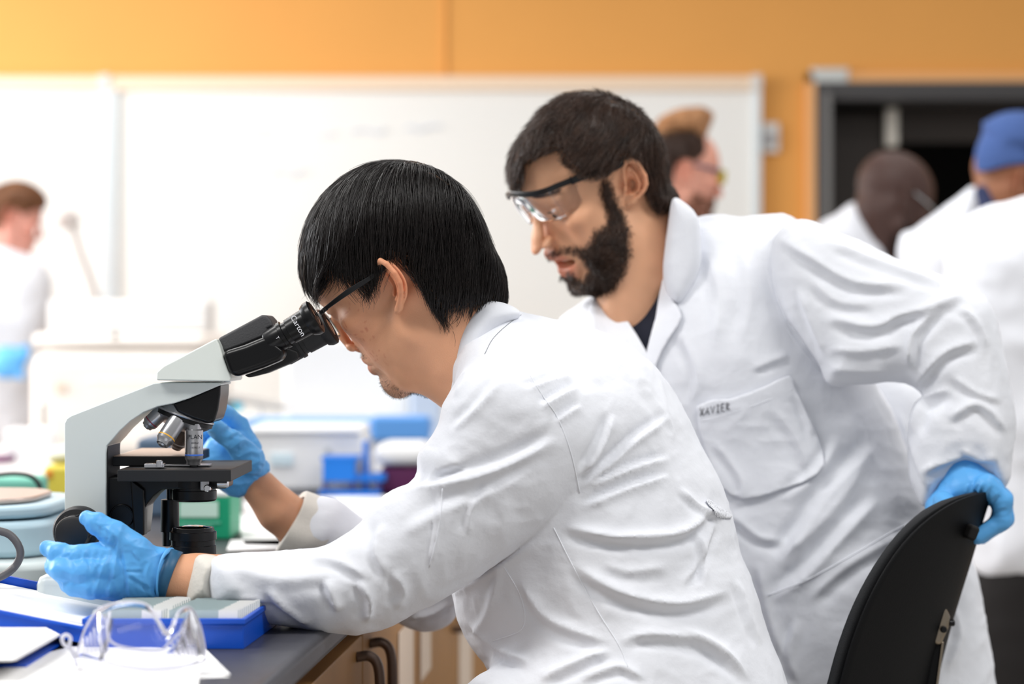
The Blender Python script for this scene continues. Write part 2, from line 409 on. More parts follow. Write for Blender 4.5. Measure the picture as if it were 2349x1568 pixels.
def head_core(q):
    """q: dict of proportions"""
    w_ = q.get('w', 1.0); jaw = q.get('jaw', 1.0); mo = q.get('mouth', 0.0); nose = q.get('nose', 1.0)
    zz = np.array([-.13, -.11, -.09, -.06, -.03, 0., .03, .06, .12]); hw = np.array([.024, .034, .043, .052, .061, .066, .067, .066, .06])*w_
    pf = smooth_poly(PROFILE, 3)
    def base(p):
        T = np.interp(p[:, 2], zz, hw); R = T*.97; X = np.abs(p[:, 0])
        d2 = poly2(p[:, 1], p[:, 2], pf); qa = np.maximum(d2+R, 0); qb = np.maximum(X-T+R, 0)
        return np.sqrt(qa*qa+qb*qb)-R+np.minimum(np.maximum(d2+R, X-T+R), 0)
    ops = [('u', ell((0, -.006+q.get('cy', 0), .043), (.0765*w_, .093+q.get('cb', 0), .080+q.get('cz', 0))), 0), ('u', ell((0, .015, .047), (.071*w_, .083, .072)), .02), ('u', base, .014)]
    for s in (1, -1):
        ops += [('u', chain([(s*.056*w_, -.004, -.02), (s*.054*w_*jaw, .002, -.058), (s*.034*jaw, .05, -.092), (s*.012, .078, -.102)], [.015, .017, .016, .015], .012), .018),
                ('u', ell((s*.048*w_, .064, -.012), (.021, .02, .017)), .016),
                ('s', ell((s*.033, .1065, .013), (.018, .014, .0115)), .010),
                ('u', rc((s*.012, .0955, .0335), (s*.046, .0775, .036), .0075, .006), .009),
                ('u', ell((s*.032, .0795, .0135), (.0145, .0132, .0132)), .003),
                ('s', ell((s*.0325, .0935, .0095), (.0128, .006, .0024+q.get('eye', 0))), .0015)]
    nw = q.get('nw', 1.0)
    ops += [('u', chain([(0, .0945, .022), (0, .1035, .004), (0, .1105+.005*nose, -.018), (0, .1125+.007*nose, -.0285)], [.0058, .0066, (.0085+.0014*max(0, nose-.3))*nw, (.0092+.0018*max(0, nose-.3))*nw], .006), .008)]
    for s in (1, -1):
        ops += [('u', ell((s*(.0115+.001*nose)*nw, .1045+.003*nose, -.033), ((.0065+.0012*nose)*nw, .0105, .0068+.0008*nose)), .005),
                ('s', ell((s*.0070*nw, .108+.003*nose, -.0405), (.0028, .0055, .0036)), .002)]
    ops += [('u', rc((0, .114, -.036), (0, .099, -.043), .0038, .0035), .003),
            ('u', ell((0, .084, -.099), (.017, .0155, .013)), .012),
            ('u', chain([(-.025, .0865, -.0615), (-.011, .0975, -.0565), (0, .0985, -.0575), (.011, .0975, -.0565), (.025, .0865, -.0615)], [.0025, .0056, .0050, .0056, .0025], .004), .004),
            ('u', chain([(-.024, .0860, -.0655), (-.010, .0960, -.0710-mo), (.010, .0960, -.0710-mo), (.024, .0860, -.0655)], [.0025, .0068, .0068, .0025], .004), .0035)]
    if mo: ops += [('s', ell((0, .092, -.0645-mo*.5), (.021, .019, .0008+mo*.62)), .0015)]
    else: ops += [('s', chain([(-.027, .0895, -.0637), (-.012, .1010, -.0640), (0, .1035, -.0645), (.012, .1010, -.0640), (.027, .0895, -.0637)], [.0009]*5, .001), .0025)]
    ops += ear_ops(1, q.get('ear', 1), q.get('flare', .42))+ear_ops(-1, q.get('ear', 1), q.get('flare', .42))
    return ops
HL = dict(canal=(.072, -.005, 0), top=(.082, -.024, .033), lobe=(.078, -.014, -.031), earback=(.085, -.036, .012), nose=(0, .127, -.028), nasion=(0, .099, .018), subn=(0, .1, -.043),
          ulip=(0, .1035, -.057), llip=(0, .102, -.071), ml=(0, .0935, -.082), pog=(0, .098, -.098), chin=(0, .085, -.114), brow=(.040, .088, .038), mc=(.025, .089, -.064),
          fore=(0, .098, .06), ala=(.017, .106, -.034), gon=(.066, .0, -.07), cheek=(.062, .07, -.012))
class Head:
    """places a head: yaw turns the face away from the viewer (for one looking left), pitch nods down, roll tips"""
    def __init__(s, canal_px, D, yaw, pitch, roll, scale=1.0, right=False, q=None, warp=None, sig=.03):
        y, p, r = map(math.radians, (yaw, pitch, roll)); cy, sy, cp, sp, cr, sr = math.cos(y), math.sin(y), math.cos(p), math.sin(p), math.cos(r), math.sin(r)
        Fv = np.array([-cy*cp, sy*cp, -sp]); U = np.array([-cy*sp, sy*sp, cp]); X = np.array([-sy, -cy, 0.])
        X2 = X*cr+U*sr; U2 = U*cr-X*sr; s.R = np.array([X2, Fv, U2])
        if right: s.R = s.R*np.array([-1, 1, 1])
        s.s = scale; s.q = q or {}
        s.o = PN(canal_px[0], canal_px[1], D)-np.array(HL['canal'])@s.R*scale; s.right = right
        s.mir = np.linalg.det(s.R) < 0
        s.wc = None
        if warp:
            A = np.array([s.W0(np.array([HL[k] if isinstance(k, str) else k]))[0] for k, *_ in warp])
            T = np.array([PN(u, v, a[1]) for (k, u, v), a in zip(warp, A)])
            K = np.exp(-((A[:, None]-A[None])**2).sum(-1)/(2*sig**2))+np.eye(len(A))*.02
            s.wc = (A, np.linalg.solve(K, T-A), sig)
    def W0(s, p): return np.asarray(p, float)@s.R*s.s+s.o
    def bend(s, V):
        if s.wc is None: return V
        A, Wt, sg = s.wc; out = V.copy()
        for i in range(0, len(V), 200000):
            v = V[i:i+200000]; out[i:i+200000] += np.exp(-((v[:, None]-A[None])**2).sum(-1)/(2*sg**2))@Wt
        return out
    def W(s, p): return s.bend(s.W0(p))
    def loc(s, V): return (np.asarray(V)-s.o)@s.R.T/s.s
def mix(a, b, t): return a*(1-t[:, None])+np.array(b)*t[:, None]
def sstep(a, b, x): t = np.clip((x-a)/(b-a), 0, 1); return t*t*(3-2*t)
def skin_colors(p, base, q):
    """skin tone over the head: lips, warm ears, cheeks and nose, shaved stubble. p in head coordinates"""
    base = np.array(lin(base)); c = np.repeat(base[None], len(p), 0); X = np.abs(p[:, 0])
    red = q.get('red', .25)
    g = lambda cx, cy_, cz, r: np.exp(-((X-cx)**2+(p[:, 1]-cy_)**2+(p[:, 2]-cz)**2)/(2*r*r))
    warm = base*np.array([1.03, .72, .62])
    c = mix(c, warm, np.clip(red*(g(.085, -.03, .005, .022)*1.6+g(.045, .075, -.02, .022)+g(0, .125, -.03, .012)*1.2), 0, .85))
    f1 = chain([(-.023, .0875, -.0615), (-.010, .0985, -.0575), (0, .0995, -.0585), (.010, .0985, -.0575), (.023, .0875, -.0615)], [.003, .0054, .005, .0054, .003], .004)(p)
    mo = q.get('mouth', 0); f2 = chain([(-.022, .0870, -.0655), (-.009, .0970, -.0705-mo), (.009, .0970, -.0705-mo), (.022, .0870, -.0655)], [.003, .0064, .0064, .003], .004)(p)
    lip = 1-sstep(-.0005, .0022, np.minimum(f1, f2))
    n = noise3(p*260)*.5+noise3(p*900)*.5; st = q.get('stubble', 0)
    if st:
        reg = sstep(.045, .015, np.abs(p[:, 2]+.094)-.0)*sstep(.03, .06, p[:, 1])*sstep(.05, .02, X)
        reg = np.maximum(reg, .8*sstep(.008, .003, np.abs(p[:, 2]+.049))*sstep(.03, .015, X)*sstep(.08, .095, p[:, 1]))
        c = mix(c, base*.3, st*reg*np.clip(.62+.5*n, 0, 1))
    if q.get('spots'):
        k = noise3(p*310+7.3); reg = sstep(.04, .055, p[:, 1])*sstep(.02, -.005, p[:, 2])*sstep(-.08, -.05, p[:, 2])*(X > .03)
        c = mix(c, base*np.array([.75, .45, .42]), .55*reg*sstep(.52, .7, k))
    c = mix(c, base*np.array(q.get('lipc', (.9, .5, .5))), .8*lip)
    c = c*(1+.07*noise3(p*60))[:, None]
    return np.clip(c, 0, 1)
SKIN = lambda: mat('skin', (220, 170, 140), .48, sss=.12, attr='Col', bump=.18, bscale=900, spec=.4)
def build_head(hd, neck_to, parent, base, h=.0017, extra=None, body=None, neck_r=(.054, .060), bodyh=.008):
    """skin of one person: head, neck and the body and arms under the clothes, one mesh"""
    q = hd.q; nt = hd.loc(np.array([neck_to]))[0]
    ops = head_core(q)
    ops.insert(3, ('u', rc((0, -.030, -.035), nt, neck_r[0], neck_r[1]), .022))
    for s in (1, -1): ops.insert(4, ('u', rc((s*.05, -.03, -.02), (nt[0]+s*.02, nt[1]+.03, nt[2]*.8), .012, .012), .03))
    if extra: ops += extra
    f = model(ops); lo = np.minimum([-.105, -.13, -.14], nt-.06); hi = np.maximum([.105, .15, .145], nt+.06)
    V, Q = isosurf(f, lo, hi, h, newton=2)
    N = normals(V, Q); hd.f = f; hd.V = V; hd.N = N
    col = skin_colors(V, base, q); Wd = hd.W(V)
    if hd.mir: Q = Q[:, ::-1]
    VV, QQ, CC = [Wd], [Q], [col]; n = len(Wd)
    for fb, lo2, hi2, hh in (body or []):
        v2, q2 = isosurf(fb, lo2, hi2, hh, newton=1); VV.append(v2); QQ.append(q2+n); n += len(v2)
        c2 = np.repeat(np.array(lin(base))[None], len(v2), 0)*(1+.05*noise3(v2*40))[:, None]; CC.append(c2)
    if q.get('fill'): pass
    o = mesh('body', np.concatenate(VV), np.concatenate(QQ), SKIN(), parent); colattr(o, np.concatenate(CC))
    hd.Wd = Wd; hd.Nw = N@hd.R
    return o
def hair_cap(name, hd_f, H, lo, hi, m, parent, h=.003, rough=.0015):
    V, Q = isosurf(H, lo, hi, h, newton=1); N = normals(V, Q)
    V2 = V+N*(noise3(V*np.array([120, 120, 40]))*rough-.0005)[:, None]
    mesh(name, V2, Q, m, parent); return V, N
# ------------------------------------------------------------------ the person at the microscope
M_BLACKHAIR = mat('black_hair', (26, 20, 18), .36, spec=.55, var=.3, vscale=90)
M_BROWNHAIR = mat('brown_hair', (64, 44, 33), .36, spec=.6, var=.4, vscale=70)
M_COAT = mat('white_cotton', (232, 234, 240), .85, bump=.25, bscale=140, spec=.2, bdet=6, var=.015, vscale=8)
M_CUFF = mat('cream_cuff_lining', (222, 217, 208), .9, bump=.2, bscale=300, spec=.2)
M_GLOVE = mat('blue_nitrile', (92, 170, 232), .42, spec=.45, sss=.05, bump=.12, bscale=120, bdet=4)
M_SKIN = SKIN()
p1 = thing('person', 'person with straight black hair in white lab coat and blue gloves, looking into the microscope', 'person', 'people in white lab coats')
h1 = Head((905, 662), 2.19, 26.5, 25.2, -14.7, .985, q=dict(w=1.0, jaw=1.02, nose=.3, red=.5, stubble=.75, spots=1, ear=1.12, flare=.62, lipc=(.80, .56, .55)),
          warp=[('canal', 905, 662), ('top', 880, 600), ('lobe', 914, 708), ('nose', 792, 793), ('chin', 918, 902), ('pog', 886, 884), ('brow', 728, 668), ('mc', 858, 838),
                ('llip', 848, 846), ('ulip', 836, 822), ('subn', 822, 806), ('nasion', 765, 715), ('ml', 870, 862)])
torso_px1 = [(1042, 893), (1062, 845), (1092, 795), (1125, 745), (1190, 722), (1262, 752), (1335, 798), (1404, 853), (1478, 900), (1541, 948), (1592, 1012), (1640, 1092), (1670, 1180),
             (1692, 1262), (1712, 1322), (1738, 1400), (1765, 1480), (1792, 1568), (1815, 1700), (1500, 1760), (1180, 1740), (1130, 1540), (1088, 1480), (1058, 1420), (1040, 1352), (1020, 1240), (1005, 1120), (1010, 1000)]
sleeve_px1 = [(492, 1388), (486, 1340), (488, 1300), (500, 1277), (560, 1270), (640, 1268), (722, 1262), (775, 1240), (830, 1203), (884, 1140), (940, 1112), (962, 1085), (962, 1045), (988, 1005), (1010, 968),
              (1036, 905), (1075, 862), (1140, 840), (1210, 852), (1290, 910), (1345, 1000), (1352, 1090), (1300, 1170), (1225, 1228), (1130, 1294), (1042, 1350), (960, 1400), (850, 1447), (780, 1449), (700, 1437), (640, 1427), (560, 1404)]
ct1 = inflate(torso_px1, 2.28, .165, .185, sub=3)
cs1 = inflate(sleeve_px1, [2.075]*9+[2.10]*7+[2.135]*6+[2.13]*4+[2.10]*6, .052, .056, sub=3)
cf1 = chain([PN(1210, 1000, 2.43), PN(1080, 1190, 2.47), PN(975, 1350, 2.49), PN(840, 1290, 2.47), PN(735, 1216, 2.45)], [.075, .060, .046, .043, .041], .02)
lap1 = chain([PN(1560, 1690, 2.2), PN(1380, 1660, 2.15), PN(1180, 1690, 2.13)], [.12, .105, .075], .03)
lap1b = chain([PN(1560, 1690, 2.34), PN(1380, 1680, 2.4), PN(1160, 1700, 2.42)], [.12, .1, .08], .03)
ct1f = model([('u', ct1, 0), ('u', ell(PN(1330, 960, 2.28), (.10, .16, .10)), .05), ('u', ell(PN(1135, 850, 2.275), (.055, .12, .05)), .03), ('u', lap1, .03), ('u', lap1b, .03), ('u', cf1, .018)])
f_coat1 = lambda p: smin(ct1f(p), cs1(p), .004+.060*sstep(1.045, 1.13, p[:, 2]))
arm1a = chain([PN(596, 1118, 2.425), PN(640, 1170, 2.43), PN(700, 1215, 2.45), PN(760, 1245, 2.455)], [.0222, .0265, .031, .032], .006)
arm1b = chain([PN(352, 1325, 2.075), PN(395, 1325, 2.08), PN(450, 1330, 2.085), PN(520, 1330, 2.085)], [.0225, .0235, .027, .027], .006)
inner1 = lambda p: np.maximum(f_coat1(p)+.014, p[:, 2]*0-1)
body1 = [(arm1a, (-.33, 2.33, .93), (-.14, 2.52, 1.1), .003), (arm1b, (-.41, 2.03, .9), (-.24, 2.13, 1.0), .0028), (inner1, (-.36, 1.93, .74), (.36, 2.62, 1.25), .009),
         (chain([PN(1180, 1690, 2.16), PN(1150, 1760, 2.16), PN(1210, 2300, 2.2)], [.055, .055, .045], .02), (-.15, 2.0, .40), (.25, 2.35, .82), .01),
         (chain([PN(1160, 1700, 2.42), PN(1150, 1760, 2.42), PN(1210, 2300, 2.4)], [.055, .055, .045], .02), (-.15, 2.3, .40), (.25, 2.6, .82), .01)]
nk = h1.loc(np.array([PN(968, 770, 2.25), PN(1075, 850, 2.25), PN(930, 790, 2.24), PN(905, 800, 2.24)]))
build_head(h1, PN(1118, 850, 2.27), p1, (222, 164, 128), body=body1, neck_r=(.050, .052),
           extra=[('u', rc(nk[0], nk[1], .050, .052), .02), ('u', ell((.043, .040, -.048), (.020, .036, .036)), .02), ('u', ell((-.043, .040, -.048), (.020, .036, .036)), .02)])
# hair: a full straight bowl of hair over the skull, then strands that fall from the crown
hair_px1 = [(930, 374), (860, 378), (800, 404), (750, 446), (712, 502), (697, 560), (698, 615), (712, 655), (735, 662), (760, 640), (790, 640), (830, 660), (858, 655), (872, 625), (885, 600), (915, 595),
            (945, 615), (962, 650), (985, 690), (1010, 722), (1050, 712), (1085, 716), (1128, 706), (1158, 678), (1150, 620), (1122, 560), (1095, 500), (1062, 440), (1010, 398), (965, 378)]
Dh1 = 2.26
def hair_volume(hd, px, D, R, T, off, sub=4):
    pr = inflate(px, D, .05, .13, sub=sub, sharp=True); infl = inflate(px, D, R, T, sub=sub)
    cr = model([('u', ell((0, -.012, .046), (.0765+off, .1+off, .084+off)), 0), ('u', ell((0, -.03, -.005), (.062+off, .07+off, .06+off)), .02),
                ('u', ell((0, .015, .05), (.071+off, .083+off, .074+off)), .02)])
    return lambda p: smin(infl(p), smax(cr(hd.loc(p)), pr(p)+.002, .006), .008)
H1 = hair_volume(h1, hair_px1, Dh1, .075, .086, .010)
vc, ncap = hair_cap('hair', None, lambda p: H1(p)+.006, (-.26, 2.1, 1.2), (.02, 2.46, 1.45), M_BLACKHAIR, None)
o = bpy.data.objects['hair']; o.parent = p1
whorl = PN(968, 392, Dh1+.01); face_dir = h1.R[1]
def dir1(p):
    wv = np.stack([noise3(p*26), noise3(p*26+9), noise3(p*14+17)], 1)*np.array([.22, .22, .0])
    r = p-whorl; d = np.linalg.norm(r, axis=1)[:, None]; t = np.clip(d/.13, 0, 1); grav = np.array([0, 0, -1.])
    return r/(d+1e-6)*(1-t*.75)+grav*(.25+t*.9)+wv
sel = RNG.choice(len(vc), 15000, replace=False)
S = grow(H1, vc[sel]+ncap[sel]*.002, dir1, 13, RNG.uniform(.0045, .0072, 15000), RNG.uniform(-.0005, .0035, 15000), RNG.exponential(.005, 15000)+.001, wander=.10, curl=.03)
strands('hair_strands', S, .00042, .00012, M_BLACKHAIR, o)
uvc = proj(vc); edge = (np.abs(poly2(uvc[:, 0], uvc[:, 1], np.array(hair_px1))) < 26) & (uvc[:, 1] > 560); ei = np.nonzero(edge)[0]; sel = RNG.choice(ei, 1500)
S = grow(H1, vc[sel]+ncap[sel]*.002, dir1, 10, RNG.uniform(.003, .0055, 1500), RNG.uniform(.0005, .004, 1500), RNG.uniform(.006, .024, 1500), wander=.2, curl=.06)
strands('hair_wisps', S, .00032, .00008, M_BLACKHAIR, o)
# chin stubble
def stubble(hd, region, n, ln, m, parent, name, down=.3, r=.00012):
    w_ = region(hd.V); idx = RNG.choice(len(hd.V), n, p=w_/w_.sum()); a = hd.Wd[idx]; nn = hd.Nw[idx]; L_ = RNG.uniform(.5, 1, n)[:, None]*ln
    d = nn+np.array([0, 0, -down])+RNG.normal(size=(n, 3))*.25; d /= np.linalg.norm(d, axis=1)[:, None]
    d2 = d+np.array([0, 0, -down])*.6; d2 /= np.linalg.norm(d2, axis=1)[:, None]
    return strands(name, np.stack([a, a+d*L_*.5, a+d*L_*.5+d2*L_*.5], 1), r, r*.4, m, parent)
stubble(h1, lambda p: (p[:, 1] > .045)*(np.abs(p[:, 0]) < .045)*sstep(-.078, -.100, p[:, 2])*(p[:, 2] > -.13)+(p[:, 2] < -.046)*(p[:, 2] > -.053)*(p[:, 1] > .088)*.6+1e-9, 1300, .0032, M_BLACKHAIR, p1, 'beard_stubble')
# eyebrow
def brow(hd, s, m, parent, n=260, ln=.008):
    t = RNG.uniform(0, 1, n); a = np.stack([s*(.014+.034*t), .0985-.022*t**2-.001, .0385+.006*np.sin(t*2.4)+RNG.uniform(-.003, .003, n)*(1-.5*t)], 1)
    for _ in range(3):
        fv, g = grad(hd.f, a); a = a-fv[:, None]*g
    a2 = a+np.stack([s*np.full(n, ln), -.35*ln*np.ones(n), RNG.uniform(-.2, .45, n)*ln], 1)
    mid = (a+a2)/2+grad(hd.f, a)[1]*.0016
    fv, g = grad(hd.f, a2); a2 = a2+np.clip(.0008-fv, 0, None)[:, None]*g
    return strands('eyebrow', np.stack([hd.W(a), hd.W(mid), hd.W(a2)], 1), .0003, .00012, m, parent)
brow(h1, 1, M_BLACKHAIR, p1); brow(h1, -1, M_BLACKHAIR, p1)
# ------------------------------------------------------------------ garments
from mathutils.bvhtree import BVHTree
def wrinkle(V, Q, amp, fr, stretch=(1, 1, 1), keep=None, seed=0.):
    N = normals(V, Q); p = V*np.array(stretch)*fr+seed
    wv = np.stack([noise3(p*.5+11), noise3(p*.5+23), noise3(p*.5+37)], 1)
    n = 1-np.abs(noise3(p+wv*1.1))*2; n2 = 1-np.abs(noise3(p*2.1+wv+5))*2
    d = amp*.001*(n*.7+n2*.3)
    if keep is not None: d = d*keep(V)
    return V+N*d[:, None]
def garment(name, f, lo, hi, h, m, parent, fl=(), wr=(), rel=1):
    V, Q = isosurf(f, lo, hi, h, newton=2)
    for a in wr: V = wrinkle(V, Q, *a)
    if len(fl): V = folds(V, Q, fl)
    if rel: V = relax(V, Q, rel)
    return mesh(name, V, Q, m, parent)
def pieces(name, f, poly, D, T, off, th, m, parent, fl=(), wr=(), h=.0018, k=.0015, sub=2):
    """a cut piece of cloth lying on the garment f: pocket, lapel, collar leaf"""
    pr = inflate(poly, D, .01, T, sub=sub, sharp=True)
    g = lambda p: smax(np.abs(f(p)-off)-th/2, pr(p), k)
    W_ = np.array([PN(x, y, D+s*T) for x, y in poly for s in (-1, 1)])
    V, Q = isosurf(g, W_.min(0)-.01, W_.max(0)+.01, h, newton=1)
    if len(V) == 0: print('EMPTY PIECE', name); return None
    if len(wr) or len(fl):
        N = grad(f, V)[1]; Vs = V.copy()
        view = V-np.array([0, 0, CAMZ]); view /= np.linalg.norm(view, axis=1)[:, None]
        sh = _disp(V, N, fl, wr); V = V+N*sh[:, None]
    return mesh(name, V, Q, m, parent)
def _disp(V, N, fl, wr):
    uv = proj(V); view = V-np.array([0, 0, CAMZ]); view /= np.linalg.norm(view, axis=1)[:, None]
    fac = np.clip(-(N*view).sum(1)*2.2, 0, 1); H = np.zeros(len(V))
    for pts, amp, wd in fl:
        q = np.array(catmull([(x, y, 0) for x, y in pts], 5))[:, :2] if len(pts) > 2 else pts
        d, t = polyline_px(uv, q); tp = np.clip(np.sin(np.pi*np.clip(t, 0, 1))*1.8, 0, 1)
        H += amp*.001*tp*(np.exp(-np.abs(d/wd)**1.25)-.75*np.exp(-((d-1.5*wd)/wd)**2))
    H *= fac
    for a in wr:
        amp, fr = a[0], a[1]; st = a[2] if len(a) > 2 else (1, 1, 1); seed = a[4] if len(a) > 4 else 0.
        p = V*np.array(st)*fr+seed; wv = np.stack([noise3(p*.5+11), noise3(p*.5+23), noise3(p*.5+37)], 1)
        H += amp*.001*((1-np.abs(noise3(p+wv*1.1))*2)*.7+(1-np.abs(noise3(p*2.1+wv+5))*2)*.3)
    return H
def bvh(o):
    me = o.data; n = len(me.vertices); co = np.empty(n*3, np.float32); me.vertices.foreach_get('co', co)
    q = np.empty(len(me.loops), np.int32); me.loops.foreach_get('vertex_index', q)
    return BVHTree.FromPolygons(co.reshape(-1, 3).tolist(), q.reshape(-1, 4).tolist())
def on(tree, px, py, lift=.0):
    o_ = Vector((0, 0, CAMZ)); d = (P(px, py, 1)-o_).normalized(); hit = tree.ray_cast(o_, d)
    return hit[0]-d*lift if hit[0] is not None else None
def seam(tree, pts, m, parent, name='seam', r=.0007, lift=.0):
    q = catmull([(x, y, 0) for x, y in pts], 7)[:, :2]; w_ = [on(tree, x, y, lift) for x, y in q]; w_ = [v for v in w_ if v is not None]
    if len(w_) > 3: return tube(name, w_, r, m, parent, n=6, sm=1)
M_SEAM = mat('seam_thread', (236, 238, 244), .9)
M_CREASE = mat('crease_shade', (150, 152, 158), .9)

# seated person: coat body
folds1 = [([(1540, 955), (1460, 1010), (1400, 1065), (1325, 1125)], 6, 13), ([(1538, 1050), (1450, 1075), (1350, 1118)], 5, 11), ([(1538, 1090), (1440, 1122), (1335, 1165)], 5, 11),
          ([(1408, 950), (1385, 1010), (1340, 1090)], 6, 13), ([(1292, 1207), (1417, 1232), (1560, 1222), (1640, 1160)], 8, 17), ([(1310, 1290), (1417, 1356), (1552, 1384), (1680, 1352)], 7, 20),
          ([(1603, 1215), (1612, 1280), (1618, 1340)], 4, 10), ([(1560, 1345), (1600, 1290), (1640, 1190)], 4, 12), ([(1318, 860), (1260, 875), (1205, 896)], 4, 10), ([(1330, 888), (1280, 912), (1240, 935)], 5, 11),
          ([(1335, 930), (1300, 950), (1275, 968)], 4, 10), ([(1100, 842), (1070, 870), (1040, 910)], 4, 9), ([(1150, 870), (1100, 930), (1040, 990)], 4, 14), ([(1280, 1005), (1160, 1068), (1040, 1105), (900, 1135)], 7, 20),
          ([(1250, 1060), (1130, 1130), (1000, 1180), (905, 1240)], 3, 22), ([(970, 1110), (1000, 1080), (1060, 1060)], 3, 12), ([(1010, 1120), (1000, 1220), (985, 1300)], 2.5, 9), ([(1130, 1110), (1080, 1170), (1075, 1230)], 2.5, 12),
          ([(750, 1330), (762, 1370), (778, 1402)], 7, 14), ([(820, 1330), (846, 1376), (838, 1428)], 7, 14), ([(900, 1310), (925, 1355), (905, 1400)], 4, 15), ([(612, 1350), (655, 1392), (712, 1430)], 6, 14),
          ([(520, 1300), (640, 1330), (760, 1320)], 4, 22), ([(880, 1200), (860, 1260), (890, 1320)], 4, 16), ([(700, 1280), (780, 1290), (850, 1330)], 4, 14), ([(530, 1370), (600, 1375), (660, 1400)], 3, 11),
          ([(1230, 1240), (1130, 1310), (1010, 1375)], 4, 12), ([(1065, 1420), (1150, 1490), (1215, 1520)], 6, 14), ([(1150, 1300), (1120, 1400), (1090, 1460)], 3, 16), ([(1190, 1330), (1260, 1420), (1400, 1475)], 5, 18),
          ([(1420, 1470), (1490, 1455), (1600, 1470), (1700, 1530)], 6, 18), ([(1560, 1440), (1640, 1480), (1720, 1560)], 5, 16), ([(1240, 1560), (1330, 1520), (1400, 1490)], 7, 15), ([(1330, 1560), (1420, 1530), (1480, 1560)], 5, 14),
          ([(1690, 1330), (1715, 1400), (1745, 1480)], 4, 12), ([(1380, 1290), (1440, 1310), (1530, 1300)], 3, 18), ([(1450, 840), (1500, 900), (1560, 990)], 3, 20), ([(1200, 770), (1300, 810), (1380, 880)], 2.5, 18),
          ([(940, 1420), (1000, 1402), (1040, 1372)], 5, 9), ([(1560, 1120), (1600, 1160), (1660, 1190)], 4, 10)]
wr1 = [(2.2, 9, (1, 1, 1.3), None, 3.1), (1.4, 16, (1.3, 1, .7), None, 6.4), (.8, 32, (1, 1, 1), None, 9.7)]
coat1 = garment('lab_coat', f_coat1, (-.36, 1.93, .74), (.36, 2.62, 1.25), .0032, M_COAT, p1, [(a, b*1.1, c*.75) for a, b, c in folds1], wr1, rel=0)
t1 = bvh(coat1)
# collar, cuffs, seams and back belt
neckf1 = model([('u', rc(PN(1030, 760, 2.27), PN(1175, 870, 2.28), .068, .088), 0)])
col_px1 = [(1036, 893), (1038, 830), (1058, 768), (1092, 714), (1122, 692), (1166, 700), (1194, 722), (1160, 748), (1130, 775), (1110, 812), (1076, 850), (1048, 900)]
garment('collar', inflate(col_px1, 2.27, .022, .079, sub=3), (-.12, 2.15, 1.1), (.05, 2.4, 1.28), .0022, M_COAT, coat1, wr=[(.8, 20)])
seam(t1, [(1112, 812), (1130, 778), (1160, 748), (1195, 722)], M_CREASE, coat1, r=.0006)  # grey thread paints the shade in the crease below the collar
seam(t1, [(1210, 850), (1240, 900), (1280, 960), (1310, 1040), (1330, 1130)], M_SEAM, coat1)
seam(t1, [(1270, 1210), (1310, 1290), (1370, 1400), (1420, 1480), (1440, 1530)], M_SEAM, coat1)
seam(t1, [(1150, 1290), (1195, 1370), (1198, 1440), (1130, 1470)], M_SEAM, coat1)
seam(t1, [(1015, 1120), (1010, 1180), (1000, 1240), (985, 1300)], M_SEAM, coat1)
pieces('back_belt', f_coat1, [(1612, 1148), (1625, 1145), (1672, 1180), (1672, 1192), (1640, 1188), (1622, 1175)], 2.15, .12, .0015, .002, M_COAT, coat1, folds1, wr1)
def cuff(name, a, b, ra, rb, m, parent, wd=.006, th=.004, rpl=.0016):
    a = np.array(a); b = np.array(b); ax = (b-a)/np.linalg.norm(b-a); L = np.linalg.norm(b-a); u = np.cross(ax, [0, 1, 0.1]); u /= np.linalg.norm(u); v = np.cross(ax, u)
    n = 72; rows = [(0, ra-th), (0, ra-th*.4), (-.0015, ra), (0.0015, ra+th*.5), (L*.5, (ra+rb)/2+th*.3), (L, rb+th*.2), (L, rb-th)]; V = []
    for i, (d, r) in enumerate(rows):
        for k in range(n):
            t = 2*math.pi*k/n; rr = r+rpl*math.sin(t*3+i*.3)+rpl*.6*math.sin(t*7+1+i*.5); V.append(a+ax*(d+.002*math.sin(t*2))+(u*math.cos(t)+v*math.sin(t))*rr)
    F = [(i*n+k, i*n+(k+1) % n, (i+1)*n+(k+1) % n, (i+1)*n+k) for i in range(len(rows)-1) for k in range(n)]
    return mesh(name, V, F, m, parent)
garment('cuff', model([('u', inflate([(430, 1385), (426, 1345), (436, 1305), (456, 1272), (500, 1276), (515, 1300), (500, 1340), (495, 1389), (460, 1388)], 2.08, .036, .042, sub=3), 0)]), (-.36, 2.02, .9), (-.24, 2.14, 1.02), .0022, M_CUFF, coat1, fl=[([(480, 1280), (466, 1330), (462, 1380)], 1.5, 6)])
cuff('cuff', PN(668, 1196, 2.445), PN(745, 1232, 2.452), .0385, .044, M_CUFF, coat1)

